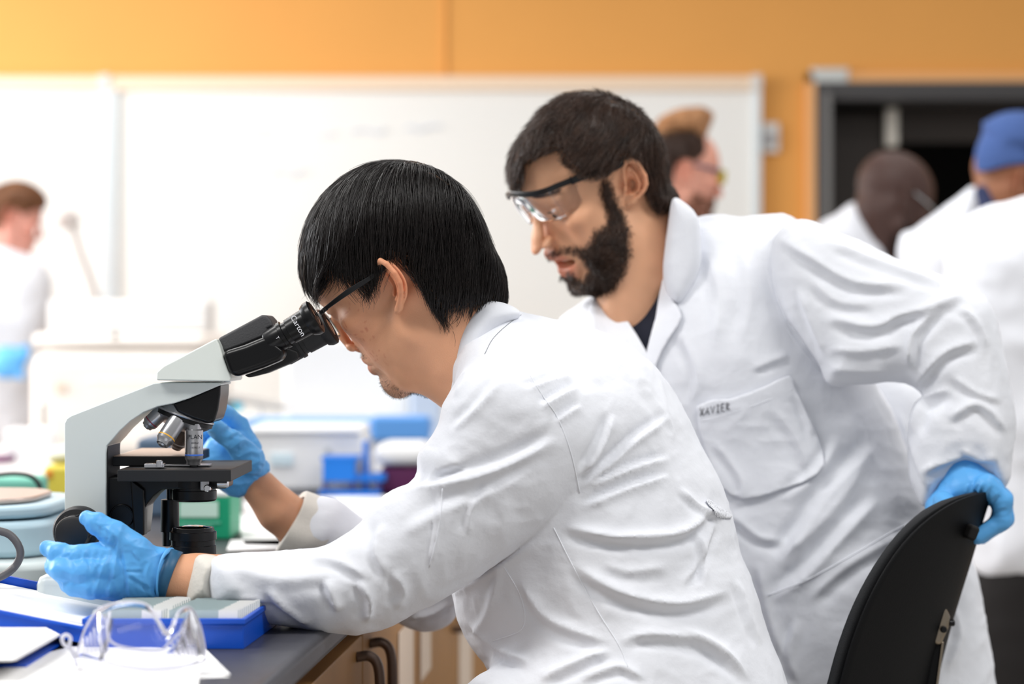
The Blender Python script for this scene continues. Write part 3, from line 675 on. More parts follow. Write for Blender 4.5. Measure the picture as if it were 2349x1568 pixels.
# ------------------------------------------------------------------ the person leaning in
p2 = thing('person', 'bearded person in white lab coat and clear safety glasses, gloved hand on the black chair', 'person', 'people in white lab coats')
h2 = Head((1432, 432), 2.545, -16, 25, -6.5, .985, q=dict(w=.99, jaw=1.0, nose=1.0, red=.35, mouth=.0058, ear=1.06, flare=.30, eye=-.0008, nw=1.22, lipc=(.84, .50, .54), cz=-.004, cb=-.004),
          warp=[('canal', 1432, 430), ('top', 1442, 366), ('lobe', 1446, 468), ('nose', 1228, 570), ('chin', 1345, 662), ('brow', 1268, 455), ('mc', 1325, 588), ('ulip', 1262, 588), ('llip', 1293, 618), ('fore', 1190, 395), ('earback', 1475, 405)])
nk2 = h2.loc(np.array([PN(1440, 560, 2.60), PN(1460, 720, 2.63)]))
torso_px2 = [(1268, 760), (1320, 700), (1375, 672), (1440, 700), (1500, 690), (1545, 600), (1585, 515), (1640, 502), (1700, 514), (1752, 503), (1815, 506), (1890, 600), (1950, 760), (2000, 870), (2040, 940),
             (2085, 1060), (2140, 1190), (2210, 1270), (2245, 1400), (2272, 1568), (2290, 1760), (1800, 1800), (1350, 1760), (1340, 1300), (1290, 950)]
sleeve_px2 = [(1770, 570), (1790, 520), (1830, 503), (1880, 512), (1950, 545), (2070, 598), (2190, 650), (2255, 688), (2290, 760), (2310, 860), (2322, 970), (2316, 1050), (2298, 1115), (2265, 1090), (2215, 1085), (2165, 1112), (2126, 1160),
              (2100, 1125), (2086, 1060), (2085, 990), (2100, 930), (2122, 905), (2075, 872), (1990, 876), (1905, 880), (1882, 835), (1830, 760), (1785, 680)]
ct2 = inflate(torso_px2, 2.67, .135, .145, sub=3); cs2 = inflate(sleeve_px2, 2.485, .050, .056, sub=3)
ch2 = chain([PN(1330, 800, 2.80), PN(1640, 700, 2.68), PN(1800, 620, 2.60)], [.085, .11, .085], .03)
cb2 = inflate([(1940, 850), (2080, 872), (2132, 920), (2118, 1000), (2110, 1100), (2142, 1190), (2120, 1280), (2020, 1240)], 2.76, .04, .05, sub=3)
ct2f = model([('u', ct2, 0), ('u', cb2, .003), ('u', ell(PN(1690, 800, 2.66), (.15, .145, .16)), .05)])
f_coat2 = lambda p: smin(ct2f(p), cs2(p), .006+.040*sstep(1.26, 1.33, p[:, 2]))
inner2 = lambda p: f_coat2(p)+.014
body2 = [(inner2, (-.02, 2.38, .66), (.7, 2.88, 1.40), .009), (chain([PN(2205, 1095, 2.455), PN(2200, 1060, 2.47)], [.024, .03], .01), (.46, 2.38, .98), (.64, 2.54, 1.12), .005)]

build_head(h2, PN(1530, 740, 2.65), p2, (222, 168, 132), body=body2, neck_r=(.056, .064), extra=[('u', rc(nk2[0], nk2[1], .050, .056), .02), ('u', ell((.043, .046, -.045), (.020, .034, .032)), .02), ('u', ell((-.043, .046, -.045), (.020, .034, .032)), .02)])
hair_px2 = [(1340, 218), (1290, 232), (1245, 262), (1215, 300), (1185, 345), (1173, 385), (1180, 425), (1192, 447), (1197, 400), (1215, 370), (1250, 352), (1283, 346), (1300, 372), (1325, 395), (1355, 405), (1392, 396), (1408, 384),
            (1425, 366), (1455, 364), (1474, 392), (1478, 430), (1492, 468), (1510, 484), (1540, 474), (1548, 455), (1528, 420), (1520, 380), (1512, 330), (1490, 290), (1455, 250), (1400, 226)]
H2 = hair_volume(h2, hair_px2, 2.612, .078, .088, .011, sub=3)
vc2, nc2 = hair_cap('hair', None, lambda p: H2(p)+.003, (-.02, 2.47, 1.34), (.24, 2.76, 1.56), M_BROWNHAIR, p2)
hair2 = [c for c in p2.children if c.name.startswith('hair')][0]
whorl2 = PN(1455, 262, 2.63)
def dir2(p):
    r = p-whorl2; d = np.linalg.norm(r, axis=1)[:, None]; w_ = np.stack([noise3(p*32), noise3(p*32+9), noise3(p*32+17)], 1)
    return r/(d+1e-6)*1.0+np.array([0, 0, -1.])*np.clip(d/.12, 0, 1)*.7+w_*.8
n2 = 15000; sel = RNG.choice(len(vc2), n2)
S = grow(H2, vc2[sel]+nc2[sel]*.001, dir2, 8, RNG.uniform(.0028, .0052, n2), np.clip(.003+.007*noise3(vc2[sel]*75)+RNG.uniform(0, .003, n2), .0003, .012), RNG.uniform(.002, .012, n2), wander=.2, curl=.1)
strands('hair_strands', S, .00036, .00012, M_BROWNHAIR, hair2)
# beard: a short dense mass along the jaw with a moustache
beard_px = [(1378, 408), (1374, 440), (1388, 478), (1392, 512), (1362, 526), (1354, 552), (1340, 566), (1322, 566), (1298, 566), (1275, 572), (1254, 586), (1258, 596), (1290, 580), (1318, 582), (1340, 596), (1348, 618), (1338, 640), (1322, 640), (1312, 620), (1300, 622), (1300, 640),
            (1314, 662), (1335, 672), (1368, 678), (1405, 668), (1432, 632), (1448, 585), (1448, 530), (1436, 495), (1420, 465), (1406, 440), (1402, 408)]
bp = inflate(beard_px, 2.60, .02, .115, sub=2, sharp=True)
wv_uv = proj(h2.Wd); inb = poly2(wv_uv[:, 0], wv_uv[:, 1], beard_px); near = (h2.Nw[:, 1] < .55) & (h2.Wd[:, 1] < 2.70)
jaw_far = (h2.V[:, 2] < -.078) & (h2.V[:, 1] > .02)
wgt = np.clip((8-inb)/34, 0, 1)**1.3*near; wgt = np.maximum(wgt, jaw_far*.6*(h2.Nw[:, 1] > .3)*(h2.V[:, 2] > -.118))
nb_ = 16000; idx = RNG.choice(len(wgt), nb_, p=wgt/wgt.sum()); a = h2.Wd[idx]+RNG.normal(size=(nb_, 3))*.0006; nn = h2.Nw[idx]
L_ = (RNG.uniform(.5, 1, nb_)*np.clip(.25+wgt[idx], .3, 1)*.0125)[:, None]; dwn = np.array([-.15, -.1, -1.0])
d1 = nn*.75+dwn*.8+RNG.normal(size=(nb_, 3))*.22; d1 /= np.linalg.norm(d1, axis=1)[:, None]; d2_ = nn*.1+dwn+RNG.normal(size=(nb_, 3))*.2; d2_ /= np.linalg.norm(d2_, axis=1)[:, None]
strands('beard', np.stack([a, a+d1*L_*.4, a+d1*L_*.4+d2_*L_*.3, a+d1*L_*.4+d2_*L_*.6], 1), .00032, .0001, M_BROWNHAIR, p2)
# dark skin tint under the beard (the beard's own undercoat)
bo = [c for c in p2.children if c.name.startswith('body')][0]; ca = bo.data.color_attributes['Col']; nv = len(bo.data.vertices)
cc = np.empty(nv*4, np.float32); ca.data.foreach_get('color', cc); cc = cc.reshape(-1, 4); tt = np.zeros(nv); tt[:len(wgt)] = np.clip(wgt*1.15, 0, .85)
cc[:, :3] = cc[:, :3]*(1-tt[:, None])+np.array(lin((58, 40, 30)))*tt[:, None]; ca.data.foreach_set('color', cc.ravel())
brow(h2, 1, M_BROWNHAIR, p2, 260, .009); brow(h2, -1, M_BROWNHAIR, p2, 260, .009)
M_EYE = mat('eye_white', (228, 222, 216), .2); M_IRIS = mat('iris', (38, 24, 18), .15); M_TOOTH = mat('teeth', (236, 228, 214), .25)
for s in (1, -1):
    c = h2.W(np.array([[s*.0325, .0795, .0125]]))[0]; bm = bmesh.new(); bmesh.ops.create_uvsphere(bm, u_segments=24, v_segments=16, radius=.0119)
    bmesh.ops.translate(bm, vec=c, verts=bm.verts); e = bmobj('eye', bm, M_EYE, p2, smooth=True)
    g = (h2.R[1]*.9-h2.R[2]*.35); g /= np.linalg.norm(g); bm = bmesh.new(); bmesh.ops.create_uvsphere(bm, u_segments=20, v_segments=12, radius=.0062)
    bmesh.ops.translate(bm, vec=c+g*.0078, verts=bm.verts); bmobj('iris', bm, M_IRIS, e, smooth=True)
    a0 = h2.W(np.array([[s*(.021+.004*i), .0945-.0008*i*i, .0135+.0012*math.sin(i)] for i in range(6)])); tube('eyelashes', a0, .0012, M_IRIS, p2, n=6, sm=3)
tw = h2.W(np.array([[x, .0915-.35*abs(x)**1.5*8, -.0640] for x in np.linspace(-.016, .016, 9)]))
tube('teeth', tw, .0034, M_TOOTH, p2, n=8, sm=3)
# coat of the leaning person
folds2 = [([(1894, 552), (2011, 600), (2164, 652)], 5, 13), ([(1787, 545), (1858, 590), (1960, 646), (2093, 656)], 7, 15), ([(1899, 726), (2001, 748), (2062, 722), (2134, 705), (2215, 672)], 8, 17),
          ([(2084, 845), (2096, 766), (2154, 708)], 10, 14), ([(2098, 884), (2164, 810), (2250, 780)], 7, 15), ([(2088, 996), (2120, 920), (2180, 890)], 7, 15), ([(2113, 1085), (2175, 1055), (2225, 1042)], 6, 12),
          ([(2174, 962), (2246, 926), (2310, 992)], 6, 14), ([(2205, 1026), (2245, 1050), (2290, 1050)], 6, 13), ([(2200, 700), (2240, 740), (2262, 800)], 5, 12), ([(2180, 860), (2240, 900), (2300, 920)], 4, 12),
          ([(1860, 640), (1920, 690), (2010, 700)], 4, 16), ([(1900, 800), (1980, 805), (2070, 790)], 4, 14), ([(1900, 845), (1960, 850), (2040, 850)], 3, 12), ([(1830, 660), (1860, 740), (1895, 820)], 4, 12),
          ([(2012, 1020), (1925, 1108), (1832, 1236), (1790, 1300)], 8, 22), ([(2020, 1140), (1960, 1200), (1860, 1312), (1770, 1380)], 8, 20), ([(1990, 1050), (1900, 1180), (1780, 1290)], 5, 22), ([(1925, 1000), (1880, 1080), (1800, 1150)], 5, 18),
          ([(1725, 848), (1770, 828), (1810, 815)], 4, 10), ([(1827, 899), (1850, 950), (1865, 1000)], 4, 11), ([(1770, 930), (1830, 1010), (1860, 1100)], 3, 18), ([(1640, 1010), (1700, 1100), (1700, 1160)], 3, 14),
          ([(1620, 560), (1650, 680), (1640, 800)], 4, 22), ([(1700, 560), (1720, 680), (1700, 790)], 4, 20), ([(1560, 760), (1600, 850), (1590, 930)], 4, 16), ([(1850, 1380), (1940, 1300), (2060, 1230)], 6, 18),
          ([(1740, 1290), (1760, 1400), (1800, 1520)], 6, 16), ([(1830, 1420), (1810, 1500), (1830, 1568)], 5, 14), ([(2060, 940), (2100, 1050), (2130, 1130)], 4, 10), ([(2180, 1380), (2200, 1460), (2170, 1540)], 5, 12),
          ([(1300, 760), (1345, 800), (1400, 850)], 4, 12), ([(2030, 1250), (2100, 1210), (2140, 1190)], 4, 12), ([(1680, 1180), (1740, 1230), (1800, 1240)], 5, 14)]
wr2 = [(2.4, 8, (1, 1, 1.2), None, 5.3), (1.6, 15, (1.2, 1, .6), None, 8.8), (.9, 30, (1, 1, 1), None, 1.7)]
coat2 = garment('lab_coat', f_coat2, (-.02, 2.38, .76), (.7, 2.88, 1.40), .0034, M_COAT, p2, [(a, b*1.0, c*.8) for a, b, c in folds2], wr2, rel=0)
t2 = bvh(coat2)
M_NAVY = mat('navy_jersey', (24, 27, 42), .9, bump=.3, bscale=400)
pieces('shirt', f_coat2, [(1412, 672), (1440, 690), (1480, 690), (1526, 640), (1530, 700), (1512, 770), (1486, 812), (1455, 765)], 2.6, .13, .0025, .004, M_NAVY, p2)
pieces('lapel', f_coat2, [(1522, 640), (1545, 690), (1566, 728), (1540, 775), (1508, 835), (1503, 905), (1480, 880), (1488, 800), (1508, 730)], 2.6, .14, .0065, .004, M_COAT, coat2, wr=wr2)
pieces('lapel', f_coat2, [(1366, 676), (1408, 668), (1440, 735), (1484, 806), (1506, 905), (1440, 850), (1386, 790), (1352, 742)], 2.6, .14, .0065, .004, M_COAT, coat2, wr=wr2)

garment('collar', inflate([(1527, 655), (1524, 600), (1532, 530), (1543, 462), (1566, 466), (1598, 500), (1606, 560), (1604, 610), (1585, 655), (1556, 694)], 2.625, .018, .098, sub=3), (.15, 2.48, 1.24), (.27, 2.76, 1.41), .002, M_COAT, coat2, wr=[(1.0, 18)])
seam(t2, [(1606, 528), (1680, 522), (1740, 518), (1785, 522)], M_SEAM, coat2)
seam(t2, [(1800, 510), (1772, 560), (1768, 640), (1790, 720), (1830, 790), (1880, 850)], M_SEAM, coat2)
pk = [(1602, 932), (1680, 915), (1750, 890), (1806, 864), (1820, 892), (1850, 960), (1884, 1034), (1870, 1086), (1790, 1120), (1710, 1141), (1655, 1112), (1625, 1040)]
f2x = [(a, b*1.0, c*.8) for a, b, c in folds2]
pieces('chest_pocket', f_coat2, pk, 2.6, .14, .0042, .0040, M_COAT, coat2, fl=f2x, wr=wr2, h=.0022)
seam(t2, [(1612, 966), (1700, 940), (1760, 918), (1818, 892)], M_SEAM, coat2, lift=.0062)
seam(t2, pk[3:]+[(1602, 932)], M_SEAM, coat2, lift=.001)
seam(t2, [(1760, 1366), (1850, 1330), (1960, 1270), (2060, 1212), (2110, 1195)], M_SEAM, coat2, r=.001)
M_MARK = mat('marker_ink', (84, 84, 90), .8)
STR = {'X': [[(0, 0), (.6, 1)], [(0, 1), (.6, 0)]], 'A': [[(0, 0), (.35, 1), (.6, 0)], [(.1, .4), (.5, .4)]], 'V': [[(0, 1), (.3, 0), (.6, 1)]], 'I': [[(.3, 0), (.3, 1)], [(.1, 0), (.5, 0)], [(.1, 1), (.5, 1)]], 'E': [[(.5, 0), (0, 0), (0, 1), (.5, 1)], [(0, .5), (.4, .5)]], 'R': [[(0, 0), (0, 1), (.45, .8), (0, .5), (.5, 0)]]}
nm_ = [c for c in coat2.children if c.name.startswith('chest_pocket')]; tp = bvh(nm_[0]) if nm_ else t2
for i, c in enumerate('XAVIER'):
    for st in STR[c]:
        w_ = [on(tp, 1606+i*12.2+x*14, 953-i*2.6-y*17, .0006) for x, y in st]
        if all(v is not None for v in w_): tube('name_lettering', w_, .0006, M_MARK, coat2, n=5, sm=1)
# ------------------------------------------------------------------ gloves
def glove(name, f, lo, hi, h, parent, fl=(), amp=.9, fr=55, seed=0):
    V, Q = isosurf(f, lo, hi, h, newton=2)
    V = wrinkle(V, Q, amp, fr, (1, 1, 1), None, seed)
    if len(fl): V = folds(V, Q, fl)
    return mesh(name, V, Q, M_GLOVE, parent)
palm_a = inflate([(118, 1318), (108, 1290), (135, 1262), (222, 1256), (250, 1238), (290, 1226), (336, 1250), (370, 1257), (388, 1262), (372, 1284), (362, 1310), (358, 1345), (366, 1380), (300, 1382), (240, 1374), (180, 1364), (145, 1345)], 2.072, .026, .029, sub=2)
g1 = model([('u', palm_a, 0),
            ('u', chain([PN(310, 1262, 2.062), PN(262, 1226, 2.055), PN(222, 1200, 2.055), PN(200, 1187, 2.06)], [.017, .0135, .0105, .0078], .004), .010),
            ('u', chain([PN(245, 1275, 2.055), PN(180, 1274, 2.045), PN(135, 1268, 2.05), PN(108, 1256, 2.06)], [.015, .0108, .0098, .0078], .004), .003),
            ('u', chain([PN(250, 1302, 2.050), PN(190, 1310, 2.038), PN(145, 1306, 2.040), PN(126, 1300, 2.055)], [.015, .0125, .0118, .010], .004), .003),
            ('u', chain([PN(260, 1335, 2.055), PN(205, 1345, 2.040), PN(172, 1341, 2.042), PN(158, 1336, 2.06)], [.015, .0125, .0115, .010], .004), .003),
            ('u', rc(PN(300, 1310, 2.07), PN(352, 1318, 2.075), .024, .0238), .01)])
gf1 = [([(250, 1270), (232, 1310), (215, 1370)], 1.6, 6), ([(275, 1240), (262, 1300), (268, 1370)], 1.5, 6), ([(283, 1255), (292, 1310), (300, 1375)], 1.8, 6), ([(262, 1306), (252, 1345), (248, 1372)], 1.8, 6), ([(290, 1310), (320, 1330), (345, 1345)], 1.5, 6),
       ([(345, 1285), (335, 1320), (350, 1372)], 1.5, 6), ([(240, 1205), (255, 1225), (248, 1250)], 1.1, 4), ([(222, 1196), (240, 1215)], 1, 4), ([(262, 1222), (272, 1240), (262, 1262)], 1.1, 4), ([(170, 1262), (162, 1280)], 1, 4), ([(195, 1262), (188, 1290)], 1, 4),
       ([(215, 1262), (208, 1296)], 1, 4), ([(232, 1265), (224, 1300)], 1, 4), ([(285, 1305), (330, 1305)], 1, 4), ([(305, 1262), (320, 1285)], 1, 4)]
gl1 = glove('glove', g1, (-.52, 2.0, .90), (-.33, 2.13, 1.06), .0014, p1, gf1, 1.0, 70, 3)
tube('glove_cuff_roll', [PN(394, 1262, 2.10), PN(384, 1264, 2.068), PN(370, 1284, 2.052), PN(362, 1318, 2.048), PN(360, 1356, 2.052), PN(367, 1381, 2.07)], [.0032, .0026, .0012, .0010, .0012, .002], M_GLOVE, gl1)
M_BAND = mat('navy_silicone', (38, 88, 122), .45)
def band(name, c, ax, ra, rb, wd, th, m, parent, n=48):
    c = np.array(c); ax = np.array(ax, float); ax /= np.linalg.norm(ax); u = np.cross(ax, [0, 1, 0]); u /= np.linalg.norm(u); v = np.cross(ax, u); V = []
    rows = [(-wd/2, 0), (-wd/2+.0008, th), (wd/2-.0008, th), (wd/2, 0)]
    for d, e in rows:
        for k in range(n):
            t = 2*math.pi*k/n; V.append(c+ax*d+u*math.cos(t)*(ra+e)+v*math.sin(t)*(rb+e))
    F = [(i*n+k, i*n+(k+1) % n, ((i+1) % 4)*n+(k+1) % n, ((i+1) % 4)*n+k) for i in range(4) for k in range(n)]
    return mesh(name, V, F, m, parent)
wb = band('wristband', PN(386, 1322, 2.078), PN(400, 1328, 2.078)-PN(370, 1318, 2.078), .0272, .0262, .0130, .0016, M_BAND, p1)
# far hand steadying the nosepiece
palm_b = inflate([(478, 1005), (520, 985), (556, 990), (584, 1030), (618, 1064), (612, 1090), (578, 1122), (546, 1142), (515, 1128), (478, 1100), (462, 1050)], 2.42, .022, .024, sub=2)
g2 = model([('u', palm_b, 0), ('u', chain([PN(575, 1055, 2.395), PN(535, 1012, 2.38), PN(498, 985, 2.372), PN(490, 975, 2.365)], [.018, .0125, .0105, .009], .004), .006),
            ('u', chain([PN(570, 1030, 2.43), PN(548, 975, 2.425), PN(520, 948, 2.41), PN(503, 938, 2.40)], [.016, .011, .0095, .0075], .004), .004),
            ('u', chain([PN(560, 1050, 2.44), PN(520, 990, 2.45), PN(488, 975, 2.44), PN(470, 990, 2.43)], [.016, .011, .0095, .008], .004), .004),
            ('u', chain([PN(545, 1080, 2.45), PN(500, 1020, 2.465), PN(470, 1010, 2.45), PN(455, 1025, 2.44)], [.016, .011, .0095, .008], .004), .004)])
gf2 = [([(505, 985), (525, 975), (545, 985)], 1.2, 5), ([(520, 1005), (545, 990), (566, 1000)], 1.2, 5), ([(530, 1030), (560, 1010), (584, 1024)], 1.4, 5), ([(545, 1050), (575, 1035), (600, 1045)], 1.4, 5), ([(560, 1075), (590, 1060), (612, 1066)], 1.4, 5),
       ([(512, 950), (525, 965)], 1, 4), ([(540, 1100), (575, 1085), (606, 1088)], 1.2, 5), ([(520, 1110), (550, 1110), (580, 1105)], 1.2, 6)]
glove('glove', g2, (-.40, 2.33, 1.00), (-.24, 2.49, 1.16), .0015, p1, gf2, 1.0, 70, 8)
# hand on the chair
g3 = model([('u', rc(PN(2215, 1120, 2.44), PN(2200, 1070, 2.465), .031, .033), 0), ('u', inflate([(2122, 1164), (2136, 1134), (2180, 1100), (2232, 1081), (2278, 1090), (2304, 1116), (2300, 1150), (2262, 1152), (2215, 1150), (2160, 1172), (2135, 1182)], 2.44, .022, .030, sub=2), .01)] +
           [('u', chain([PN(2262, 1112+i*3, d), PN(2300, 1148+i*6, d), PN(2298-i*7, 1195+i*5, d+.002), PN(2242-i*3, 1232-i*4, d)], [.0135, .0115, .0105, .0085], .005), .004) for i, d in ((0, 2.402), (1, 2.424), (0, 2.446), (-1, 2.467))] +
           [('u', chain([PN(2165, 1150, 2.405), PN(2185, 1168, 2.375), PN(2200, 1180, 2.365)], [.013, .011, .009], .004), .006)])
gf3 = [([(2215, 1132), (2222, 1108)], 1.2, 4), ([(2230, 1134), (2238, 1108)], 1.4, 4), ([(2244, 1134), (2254, 1106)], 1.4, 4), ([(2258, 1138), (2272, 1110)], 1.4, 4), ([(2270, 1150), (2290, 1128)], 1.3, 5), ([(2275, 1170), (2310, 1160)], .8, 5)]
gl3 = glove('glove', g3, (.47, 2.33, .96), (.66, 2.53, 1.09), .0016, p2, gf3, .55, 60, 5)
band('wristband', PN(2158, 1140, 2.45), PN(2180, 1170, 2.45)-PN(2150, 1150, 2.45), .030, .030, .008, .001, mat('dark_band', (28, 34, 48), .6), p2)

# ------------------------------------------------------------------ eyewear
M_BLACKP = mat('black_plastic', (16, 16, 18), .35, spec=.5)
M_CLEAR = mat('clear_polycarbonate', (250, 250, 252), .03, trans=1.0, ior=1.2, spec=.6)
M_GLASS = mat('lens_glass', (250, 252, 252), .02, trans=1.0, ior=1.3)
g = tag(thing('eyeglasses', 'thin black-armed eyeglasses on the person looking into the microscope', 'glasses'), None, None)
def strip(name, pts, wd, th, up, m, parent, sm=6):
    Q = catmull(pts, sm); up = np.array(up, float); T = np.gradient(Q, axis=0); T /= np.linalg.norm(T, axis=1)[:, None]; S = np.cross(T, up); S /= np.linalg.norm(S, axis=1)[:, None]; Wv = np.cross(S, T)
    ww = np.interp(np.linspace(0, 1, len(Q)), np.linspace(0, 1, len(wd)), wd)[:, None] if hasattr(wd, '__len__') else wd; V = []
    c = [Q+S*th/2+Wv*ww/2, Q-S*th/2+Wv*ww/2, Q-S*th/2-Wv*ww/2, Q+S*th/2-Wv*ww/2]; V = np.stack(c, 1).reshape(-1, 3); n = len(Q)
    F = [(i*4+k, i*4+(k+1) % 4, (i+1)*4+(k+1) % 4, (i+1)*4+k) for i in range(n-1) for k in range(4)]+[(0, 1, 2, 3), (4*n-1, 4*n-2, 4*n-3, 4*n-4)]
    o = mesh(name, V, F, m, parent, False); md = o.modifiers.new('bevel', 'BEVEL'); md.width = th*.3; md.segments = 2; return o
strip('temple_arm', [PN(735, 717, 2.205), PN(760, 697, 2.195), PN(800, 668, 2.185), PN(845, 640, 2.178), PN(884, 614, 2.174)], [.0042, .005, .0062, .005, .004], .0022, h1.R[2], M_BLACKP, g)
ls = h1.W(np.array([[.062, .095, .018], [.04, .108, .016], [.02, .113, .014]]))
def lens(name, hd, cx, parent, m, rx=.024, rz=.018, yb=.103, rim=None):
    V = []; n = 36; F = []; rings = 6
    for t, off in ((0, .0), (1, .0018)):
        for r in range(rings+1):
            for k in range(n):
                a = 2*math.pi*k/n; x = math.copysign(abs(math.cos(a))**.8, math.cos(a))*rx*r/rings; z = math.copysign(abs(math.sin(a))**.8, math.sin(a))*rz*r/rings
                V.append([cx+x, yb-1.6*(cx+x)**2-.8*z*z+off, .004+z])
    m1 = (rings+1)*n
    for r in range(rings):
        for k in range(n):
            k2 = (k+1) % n; a = r*n; F.append((a+k, a+k2, a+n+k2, a+n+k)); F.append((m1+a+n+k, m1+a+n+k2, m1+a+k2, m1+a+k))
    for k in range(n): k2 = (k+1) % n; F.append((rings*n+k, rings*n+k2, m1+rings*n+k2, m1+rings*n+k))
    o = mesh(name, hd.W(np.array(V)), F, m, parent)
    if rim:
        e = hd.W(np.array([V[rings*n+k] for k in range(n)]+[V[rings*n]])); tube('rim', e, .0008, rim, o, n=6, sm=1)
    return o
lens('lens', h1, .034, g, M_GLASS, rim=mat('clear_rim', (205, 205, 205), .2, metal=.6)); lens('lens', h1, -.034, g, M_GLASS, rim=mat('clear_rim', (205, 205, 205), .2))
strip('bridge', h1.W(np.array([[-.012, .104, .012], [0, .108, .013], [.012, .104, .012]])), .002, .0016, h1.R[2], M_BLACKP, g)
strip('hinge_piece', np.array([list(h1.W(np.array([[.058, .1, .012]]))[0]), list(PN(742, 712, 2.202)), list(PN(750, 706, 2.2))]), .005, .002, h1.R[2], M_BLACKP, g)
strip('temple_arm', h1.W(np.array([[-.06, .1, .012], [-.072, .085, .014], [-.078, .04, .02], [-.078, -.01, .034]])), .005, .002, h1.R[2], M_BLACKP, g)

sg = thing('safety_glasses', 'clear wraparound safety glasses with black brow bar on the bearded person', 'safety glasses')
top = catmull([(-.068, .058, .030), (-.058, .093, .031), (-.032, .114, .033), (0, .1195, .034), (.032, .114, .033), (.058, .093, .031), (.068, .058, .030)], 8)
def sgw(p):
    p = np.array(p, float); p[:, 2] += .007*np.clip(p[:, 1]/.1, 0, 1)+.20*p[:, 0]*np.clip(p[:, 1]/.08, 0, 1); return h2.W(p)
strip('brow_bar', sgw(top+np.array([0, .001, .0015])), .0075, .0045, h2.R[2], M_BLACKP, sg, sm=1)
for s in (1, -1):
    strip('temple_arm', sgw([(s*.068, .062, .030), (s*.0735, .045, .030), (s*.078, .02, .030), (s*.081, -.002, .031), (s*.080, -.018, .034)]), [.008, .0105, .011, .010, .007], .003, h2.R[2], M_BLACKP, sg)
nT = len(top); rows = 8; V = []; F = []
for t_ in (0, .0018):
    for r in range(rows+1):
        for i, q_ in enumerate(top):
            x = q_[0]; dep = .042*(1-.62*math.exp(-(x/.012)**2))*min(1, (.0705-abs(x))/.012+.45); fr = r/rows
            V.append([x*(1-.06*fr), q_[1]-t_-.010*fr*fr, q_[2]-dep*fr])
mm = (rows+1)*nT
for r in range(rows):
    for i in range(nT-1):
        a = r*nT+i; F.append((a, a+1, a+nT+1, a+nT)); F.append((mm+a+nT, mm+a+nT+1, mm+a+1, mm+a))
for i in range(nT-1):
    a = rows*nT+i; F.append((a, a+1, mm+a+1, mm+a)); F.append((i+1, i, mm+i, mm+i+1))
for r in range(rows):
    a = r*nT; F.append((a, a+nT, mm+a+nT, mm+a)); b = r*nT+nT-1; F.append((b+nT, b, mm+b, mm+b+nT))
mesh('lens_shield', sgw(V), F, M_CLEAR, sg)
for s in (1, -1): strip('side_shield_rib', sgw([(s*.058, .093, .030), (s*.056, .088, .010), (s*.053, .082, -.010)]), .003, .002, (0, 1, 0), M_CLEAR, sg)
tube('nose_pad', sgw([(.009, .109, .016), (.010, .108, .010), (.012, .106, .004)]), .0018, M_CLEAR, sg, n=8); tube('nose_pad', sgw([(-.009, .109, .016), (-.010, .108, .010), (-.012, .106, .004)]), .0018, M_CLEAR, sg, n=8)
# ------------------------------------------------------------------ the room
M_WALL = mat('orange_paint', (232, 164, 84), .75, bump=.08, bscale=60, var=.015, vscale=3)
M_FLOOR = mat('vinyl_floor', (176, 172, 164), .5, var=.05, vscale=8)
M_BOARD = mat('whiteboard_enamel', (240, 238, 233), .28, spec=.5, coat=.2)
M_RAIL = mat('cream_rail', (242, 216, 188), .5); M_ALU = mat('aluminium', (214, 220, 222), .35, metal=.4)
M_DARKFR = mat('dark_grey_metal', (66, 64, 64), .5); M_DARK = mat('painted_darkness', (14, 12, 12), .8); M_BROWN = mat('dark_door', (46, 38, 33), .6)
M_PALE = mat('pale_grey_plastic', (222, 220, 216), .5); M_ORTRIM = mat('light_orange_trim', (240, 180, 120), .6)
WD = 7.0
def wx(px, D=WD): return (px-CX)/FPX*D
def wz(py, D=WD): return CAMZ-(py-CY)/FPX*D
ox = wx(1868); oz = wz(190); orr = 2.55
bm = bmesh.new()
def addbox(bm, x0, x1, y0, y1, z0, z1):
    r = bmesh.ops.create_cube(bm, size=1); bmesh.ops.transform(bm, matrix=Matrix.Translation(((x0+x1)/2, (y0+y1)/2, (z0+z1)/2)) @ Matrix.Diagonal((x1-x0, y1-y0, z1-z0, 1)), verts=r['verts'])
addbox(bm, -5, ox, 7, 7.12, 0, 3.1); addbox(bm, ox, orr, 7, 7.12, oz, 3.1); addbox(bm, orr, 4.6, 7, 7.12, 0, 3.1)
tag(bmobj('wall_back', bm, M_WALL), None, None, kind='structure')
tag(box('floor', (-.2, 3.6, -.05), (9.6, 8.2, .1), M_FLOOR, bevel=0), None, None, kind='structure')
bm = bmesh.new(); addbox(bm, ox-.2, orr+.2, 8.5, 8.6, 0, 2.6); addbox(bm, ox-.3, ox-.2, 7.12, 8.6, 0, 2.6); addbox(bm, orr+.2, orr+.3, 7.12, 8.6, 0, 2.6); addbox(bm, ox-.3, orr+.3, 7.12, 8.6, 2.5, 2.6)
tag(bmobj('wall_beyond_door', bm, M_DARK), None, None, kind='structure')  # darkness of the room beyond is put into near-black walls
bm = bmesh.new(); addbox(bm, ox, ox+.055, 6.96, 7.14, 0, oz); addbox(bm, orr-.055, orr, 6.96, 7.14, 0, oz); addbox(bm, ox+.055, orr-.055, 6.96, 7.14, oz-.065, oz)
fr = bmobj('door_1', bm, M_DARKFR, bevel=.004); tag(fr, None, None, kind='structure')
bm = bmesh.new(); addbox(bm, ox-.03, ox, 6.97, 7.0, 0, oz+.03); addbox(bm, ox-.03, orr+.03, 6.97, 7.0, oz, oz+.03); bmobj('door_casing', bm, M_ORTRIM, fr)
bm = bmesh.new(); addbox(bm, ox+.028, ox+.05, 6.945, 6.96, 0, oz-.04); bmobj('frame_stop', bm, mat('mid_grey_metal', (120, 118, 116), .4), fr)
